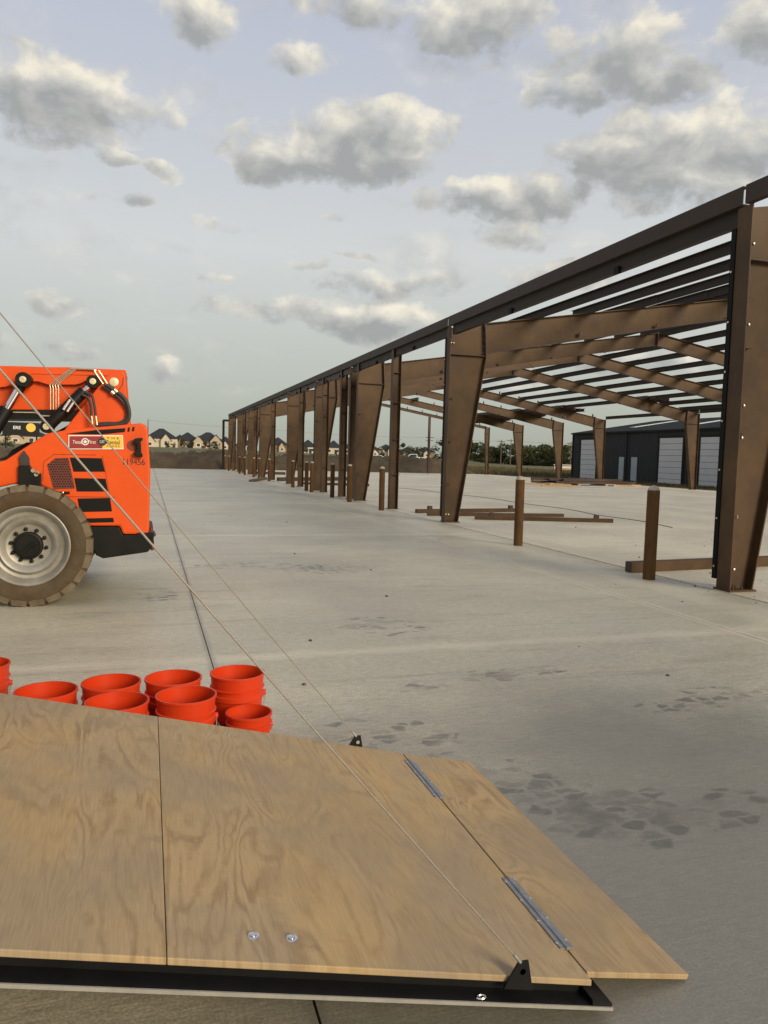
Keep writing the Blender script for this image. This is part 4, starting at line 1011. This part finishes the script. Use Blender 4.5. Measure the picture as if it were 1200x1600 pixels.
# ------------------------------------------------------------------ houses
def house(px, wpx, ytop, dist, wall, accent, label, gables=(), depth=11., brick=None, sink=.5):
    p = atd(px, 700, dist); x, y = p.x, p.y; z0 = terrain_z(x, y)-sink
    top = atd(px, ytop, dist).z-z0; w = wpx/FPX*dist*1.02
    ang = -math.atan2(x, y)
    e = empty('house', (x, y, z0), label, 'house', 'houses on the rise behind the soil bank', ang)
    def put(mb, n, m_, par=None):
        o = mb.build(n, m_); o.parent = par or e; return o
    eave = max(2.9, top*.52)
    put(MB().box(-w/2, w/2, 0, depth, 0, eave), 'wall', wall)
    ov = .45; r = MB(); rl = max(.5, w/2-depth/2+.3)
    r.add([(-w/2-ov, -ov, eave), (w/2+ov, -ov, eave), (w/2+ov, depth+ov, eave), (-w/2-ov, depth+ov, eave), (-rl*.6, depth/2, top), (rl*.6, depth/2, top)], [(0,1,5,4),(1,2,5),(2,3,4,5),(3,0,4),(0,3,2,1)])
    put(r, 'roof', M['roofdark'])
    for gx, gw, gh in gables:      # projecting front gables: centre, width, height as shares
        gx *= w; gw *= w; gh *= top; ge = gh*.60
        g = put(MB().prism([(gx-gw/2, 0), (gx+gw/2, 0), (gx+gw/2, ge), (gx, gh), (gx-gw/2, ge)], -1.2, 3), 'gable', accent)
        k = (gh-ge)/(gw/2); q = .35
        put(MB().prism([(gx-gw/2-q, ge-k*q+.02), (gx, gh+.02), (gx+gw/2+q, ge-k*q+.02), (gx+gw/2+q, ge-k*q+.25), (gx, gh+.27), (gx-gw/2-q, ge-k*q+.25)], -1.55, 3.2), 'gable_roof', M['roofdark'])
        wn = put(MB().box(gx-gw*.2, gx+gw*.2, -1.27, -1.21, ge*.45, ge*.85), 'window', M['white']); put(MB().box(gx-gw*.15, gx+gw*.15, -1.30, -1.271, ge*.49, ge*.81), 'pane', M['glassdark'], wn)
    nW = max(2, int(w/3.4))
    for k in range(nW):
        wx = -w/2+(k+.5)*w/nW
        if any(abs(wx-gx*w) < gw*w/2+.6 for gx, gw, _ in gables): continue
        wn = put(MB().box(wx-.75, wx+.75, -.06, -.002, .9+sink, 2.3+sink), 'window', M['white']); put(MB().box(wx-.6, wx+.6, -.09, -.061, 1.05+sink, 2.15+sink), 'pane', M['glassdark'], wn)
    if brick: put(MB().box(-w/2-.06, w/2+.06, -.08, 0, 0, eave*.32), 'brick_base', brick)
    put(MB().box(w*.08, w*.08+1.1, -.10, -.003, sink, 2.1+sink), 'door', M['glassdark'])
    return e
def wallm(n, c): return paint(n, c, .85, .12, .6)
cream, tan_, pink, brickm, stone, whitew = wallm('cream_stucco', (.54, .47, .34)), wallm('tan_brick', (.25, .18, .115)), wallm('pinkish_brick', (.36, .25, .18)), wallm('red_brick', (.24, .095, .06)), wallm('buff_stone', (.45, .36, .24)), wallm('white_siding', (.58, .53, .43))
house(252, 46, 669, 330, cream, cream, 'cream house with black hipped roof, right of the telehandler', ((-.34, .30, .66), (.14, .32, .74)))
house(281, 28, 679, 350, cream, tan_, 'small dark roofed house between the cream and the tan houses', ())
house(293, 36, 675, 332, tan_, tan_, 'tan brick house with broad black roof behind small trees', ((-.25, .3, .68),))
house(325, 46, 675, 330, pink, stone, 'pinkish brick house with three cream gables near the far frame corner', ((-.3, .34, .78), (.25, .36, .86), (.18, .22, .52)))
house(352, 24, 682, 345, stone, whitew, 'cream house partly hidden by the farthest steel posts', ((.0, .4, .7),))
house(383, 30, 686, 340, whitew, cream, 'pale house seen through the far tapered columns', ((-.2, .35, .75),))
house(434, 32, 683, 335, tan_, stone, 'tan house with red brick base seen through the frame', ((.2, .3, .7),), brick=brickm)
house(481, 26, 687, 345, whitew, whitew, 'small white house between the frame columns', ((-.2, .4, .6),))
house(521, 24, 688, 345, cream, cream, 'cream house with low black hip roof, left of the slim dark jamb post', ())
house(548, 22, 690, 350, cream, tan_, 'small house hidden behind the slim jamb posts', ())
house(576, 34, 692, 320, brickm, whitew, 'dark roofed red brick house left of the parked white car', ((.3, .3, .55),), brick=brickm)
house(603, 34, 694, 335, whitew, whitew, 'white gabled house behind the parked white car', ((-.2, .34, .8), (.25, .3, .9)))
house(637, 28, 698, 340, tan_, tan_, 'dark roofed house among trees left of the far end post', ())
house(664, 32, 698, 335, tan_, whitew, 'low house with white trim right of the far end post', ((.1, .3, .7),))
house(742, 26, 709, 300, pink, stone, 'small pinkish house under the treeline', ((-.2, .4, .8),), depth=8, sink=.3)
house(40, 62, 668, 300, stone, stone, 'house seen under the telehandler boom', ((-.2, .3, .7),))

# dealer sign seen under the boom
sp_ = atd(27, 668, 120)
sg = empty('dealer_sign', (sp_.x, sp_.y, terrain_z(sp_.x, sp_.y)), 'dark sign board with white letters seen under the boom', 'sign', rz=-math.atan2(sp_.x, sp_.y))
gz = terrain_z(sp_.x, sp_.y); hz = sp_.z-gz
def sput(mb, n, m_, par=None):
    o = mb.build(n, m_); o.parent = par or sg; return o
sput(MB().box(-1.9, 2.9, -.1, .1, hz-1.1, hz+.75), 'board', M['blackpaint'])
for xx in (-1.5, 2.5): sput(MB().box(xx-.1, xx+.1, .101, .3, -.3, hz-.2), 'post', M['blackpaint'])
sput(MB().lathe([(.62, -.16), (.62, -.101)], (1.75, 0, hz+.05), 'y', 28), 'yellow_disc', M['signyellow'])
cu = bpy.data.curves.new('lettering', 'FONT'); cu.body = 'ERE'; cu.size = .62; cu.extrude = .02; cu.offset = .01
o = bpy.data.objects.new('x', cu); C.objects.link(o); bpy.context.view_layer.update()
me = bpy.data.meshes.new_from_object(o.evaluated_get(bpy.context.evaluated_depsgraph_get())); bpy.data.objects.remove(o); me.materials.clear(); me.materials.append(M['white'])
o = bpy.data.objects.new('lettering', me); C.objects.link(o); o.parent = sg; o.location = (-.55, -.13, hz-.22); o.rotation_euler = (R_(90), 0, 0)

# ------------------------------------------------------------------ trees
def tree(name, px, dist, hgt, wid, mat, label, seed, n=900, low=.1):
    rr_ = random.Random(seed); p = atd(px, 700, dist); x, y = p.x, p.y; z0 = terrain_z(x, y)-.1
    e = empty(name, (x, y, z0), label, 'tree', 'trees in the distance')
    tk = MB(); tk.tube([(0, 0, 0), (.1, 0, hgt*.3), (-.05, .1, hgt*.62)], [hgt*.028, hgt*.02, hgt*.009], 7)
    for k in range(5):
        a = k*1.3+seed; tk.tube([(0, 0, hgt*(.22+.06*k)), (math.cos(a)*wid*.3, math.sin(a)*wid*.3, hgt*(.45+.07*k))], [hgt*.012, hgt*.004], 5)
    o = tk.build('trunk', M['bark']); o.parent = e
    cr = MB(); cl = []
    for k in range(14):
        a = rr_.uniform(0, 2*PI); t = rr_.uniform(low, .86); rad = wid*.5*math.sqrt(max(.05, 1-((t-.45)/.62)**2))*rr_.uniform(.25, .85)
        cl.append((math.cos(a)*rad, math.sin(a)*rad, hgt*t, rr_.uniform(.13, .24)*wid, rr_.uniform(.10, .17)*hgt))
    for k in range(n):
        cx, cy, cz, r1, r2 = rr_.choice(cl); u = Vector((rr_.gauss(0, 1), rr_.gauss(0, 1), rr_.gauss(0, 1))).normalized()*rr_.uniform(.55, 1.1)
        c = Vector((cx+u.x*r1, cy+u.y*r1, max(.1, cz+u.z*r2))); s = hgt*rr_.uniform(.026, .058)
        a = Vector((rr_.gauss(0, 1), rr_.gauss(0, 1), rr_.gauss(0, 1))).normalized(); b = a.cross(Vector((rr_.gauss(0, 1), rr_.gauss(0, 1), rr_.gauss(0, 1)))).normalized()
        cr.add([c-a*s, c+b*s*.7, c+a*s, c-b*s*.7], [(0, 1, 2, 3)])
    o = cr.build('crown', mat); o.parent = e
    return e
# treeline right of the frame
tl_ = [(728, 215, 7.0, 9, 0), (752, 265, 6.2, 10, 1), (772, 280, 6.4, 12, 0), (792, 270, 6.8, 12, 0), (812, 262, 7.4, 13, 1), (832, 268, 6.9, 13, 0), (850, 255, 7.2, 12, 1), (868, 262, 6.6, 12, 0), (886, 250, 6.8, 12, 0), (782, 300, 8.0, 14, 1), (842, 300, 8.3, 15, 0), (735, 300, 7.5, 12, 1), (872, 305, 8.6, 15, 1), (818, 305, 8.4, 14, 0)]
pl = ['dark leafy', 'olive leafy']
for i, (px, d, h, w, k) in enumerate(tl_):
    o_ = ['first', 'second', 'third', 'fourth', 'fifth', 'sixth', 'seventh', 'eighth', 'ninth', 'tenth', 'eleventh', 'twelfth', 'thirteenth', 'fourteenth'][sum(q[0] < px for q in tl_)]
    tree('broadleaf_tree', px, d, h, w, M['leaf%d' % k], '%s tree in the far treeline, %s of fourteen from the left' % (pl[k], o_), 20+i, 2000, .02)
for i, (px, d, h, w, k, lab) in enumerate([(284, 300, 4.2, 3.4, 1, 'small olive tree before the tan brick house'), (297, 295, 3.4, 3.6, 0, 'dark rounded tree before the tan brick house'), (335, 300, 3.6, 4.6, 0, 'dark bushy tree before the pinkish brick house'), (262, 300, 3.2, 2.2, 1, 'thin young tree before the cream house'),
        (320, 298, 3.2, 2.4, 1, 'small olive tree between cream gables'), (624, 250, 5.2, 5.5, 0, 'dark tree right of the white gabled house'), (643, 262, 4.6, 5, 1, 'olive tree left of the far end post'), (694, 185, 6.6, 7.5, 0, 'large dark tree beside the second steel column'), (596, 270, 3.2, 3.0, 0, 'small dark tree behind the parked white car'),
        (478, 280, 3.0, 3.2, 0, 'dark shrub like tree before the small white house'), (655, 240, 4.2, 4.5, 0, 'dark tree behind the far end post'), (12, 200, 3.0, 4, 1, 'olive tree under the telehandler boom'), (270, 298, 2.4, 2.6, 1, 'low olive tree beside the cream house')]):
    tree('broadleaf_tree', px, d, h, w, M['leaf%d' % k], lab, 70+i, 700, .12)

# ------------------------------------------------------------------ poles, car, far shed
def upole(px, dist, ytop, label, arms=1):
    p = atd(px, 700, dist); z0 = terrain_z(p.x, p.y)-.2; h = atd(px, ytop, dist).z-z0
    e = empty('utility_pole', (p.x, p.y, z0), label, 'utility pole', 'utility poles on the skyline', -math.atan2(p.x, p.y))
    o = MB().tube([(0, 0, 0), (.04, 0, h)], [.17, .11], 8).build('pole', M['pole'], None, True); o.parent = e
    for k in range(arms):
        o = MB().box(-1.2, 1.2, -.08, .08, h-.6-1.0*k, h-.42-1.0*k).build('crossarm', M['pole']); o.parent = e
        for xx in (-1.05, -.4, .4, 1.05):
            q = MB().lathe([(.05, h-.42-1.0*k), (.06, h-.3-1.0*k), (.03, h-.2-1.0*k)], (xx, 0, 0), 'z', 6).build('insulator', M['bolt']); q.parent = o
    return Vector((p.x, p.y, z0+h))
tops = [upole(231, 240, 655, 'utility pole rising behind the rear of the telehandler', 0), upole(413, 230, 668, 'utility pole seen between the distant tapered columns', 0), upole(671, 235, 681, 'utility pole with crossarm left of the second column', 2),
        upole(783, 230, 687, 'left one of two close utility poles over the treeline'), upole(798, 236, 686, 'right one of two close utility poles over the treeline'), upole(892, 240, 690, 'utility pole beside the charcoal building corner')]
def wire(a, b, dz, label):
    a, b = a+Vector((0, 0, dz)), b+Vector((0, 0, dz)); s = (b-a).length*.012
    tag(MB().tube([a+(b-a)*(k/16.)-Vector((0, 0, s*math.sin(PI*k/16.))) for k in range(17)], .022, 5).build('power_line', M['cord']), label, 'power line', 'power lines on the skyline')
wire(tops[0], tops[1], -.3, 'thin power line above the roofs left of the frame'); wire(tops[1], tops[2], -.5, 'thin power line seen through the frame columns'); wire(tops[2], tops[3], -.5, 'power line running behind the second column'); wire(tops[4], tops[5], -.5, 'power line over the treeline toward the charcoal building')
def car(px, py, dist, label, name='car', truck=False):
    p = atd(px, py, dist); z0 = terrain_z(p.x, p.y)
    e = empty(name, (p.x, p.y, z0), label, 'car', None, -math.atan2(p.x, p.y)+.15)
    def put(mb, n, m_, **k):
        o = mb.build(n, m_, None, **k); o.parent = e; return o
    pr = [(-2.2, .35), (-2.25, .75), (-1.6, .95), (-.9, 1.42), (.7, 1.45), (1.5, 1.0), (2.2, .85), (2.25, .35)] if not truck else [(-2.7, .5), (-2.75, 1.1), (-1.7, 1.2), (-1.1, 1.85), (.4, 1.88), (.55, 1.2), (2.7, 1.15), (2.7, .5)]
    put(MB().prism(pr, -.85, .85), 'body', M['carwhite'], bevel=.08)
    g = [(-1.45, .98), (-.85, 1.36), (.62, 1.38), (1.3, 1.0)] if not truck else [(-1.55, 1.25), (-1.05, 1.75), (.3, 1.78), (.4, 1.25)]
    put(MB().prism(g, -.862, .862), 'window', M['glassdark'])
    for sx in (-1.4, 1.35):
        for yy in (-.9, .7):
            put(MB().lathe([(.1, 0), (.33, .0), (.34, .1), (.33, .2), (.1, .2)], (sx*(1.25 if truck else 1), yy, .33), 'y', 16), 'wheel', M['rubber'], smooth=True)
    return e
car(590, 712, 165, 'white car parked on the grass behind the soil bank')
car(648, 714, 180, 'white pickup truck parked near the far end post', 'pickup_truck', True)
p = atd(880, 722, 150); sh = empty('shed', (p.x, p.y, terrain_z(p.x, p.y)-.1), 'low orange and white shed in the grass beside the charcoal building', 'shed', rz=-math.atan2(p.x, p.y))
for nm, args, mt in (('wall', (-1.6, 1.6, 0, 2, 0, 1.0), 'lumber'), ('stripe', (-1.62, 1.62, -.03, -.001, .45, .8), 'white'), ('roof', (-1.8, 1.8, -.2, 2.2, 1.001, 1.12), 'white')):
    o = MB().box(*args).build(nm, M[mt]); o.parent = sh
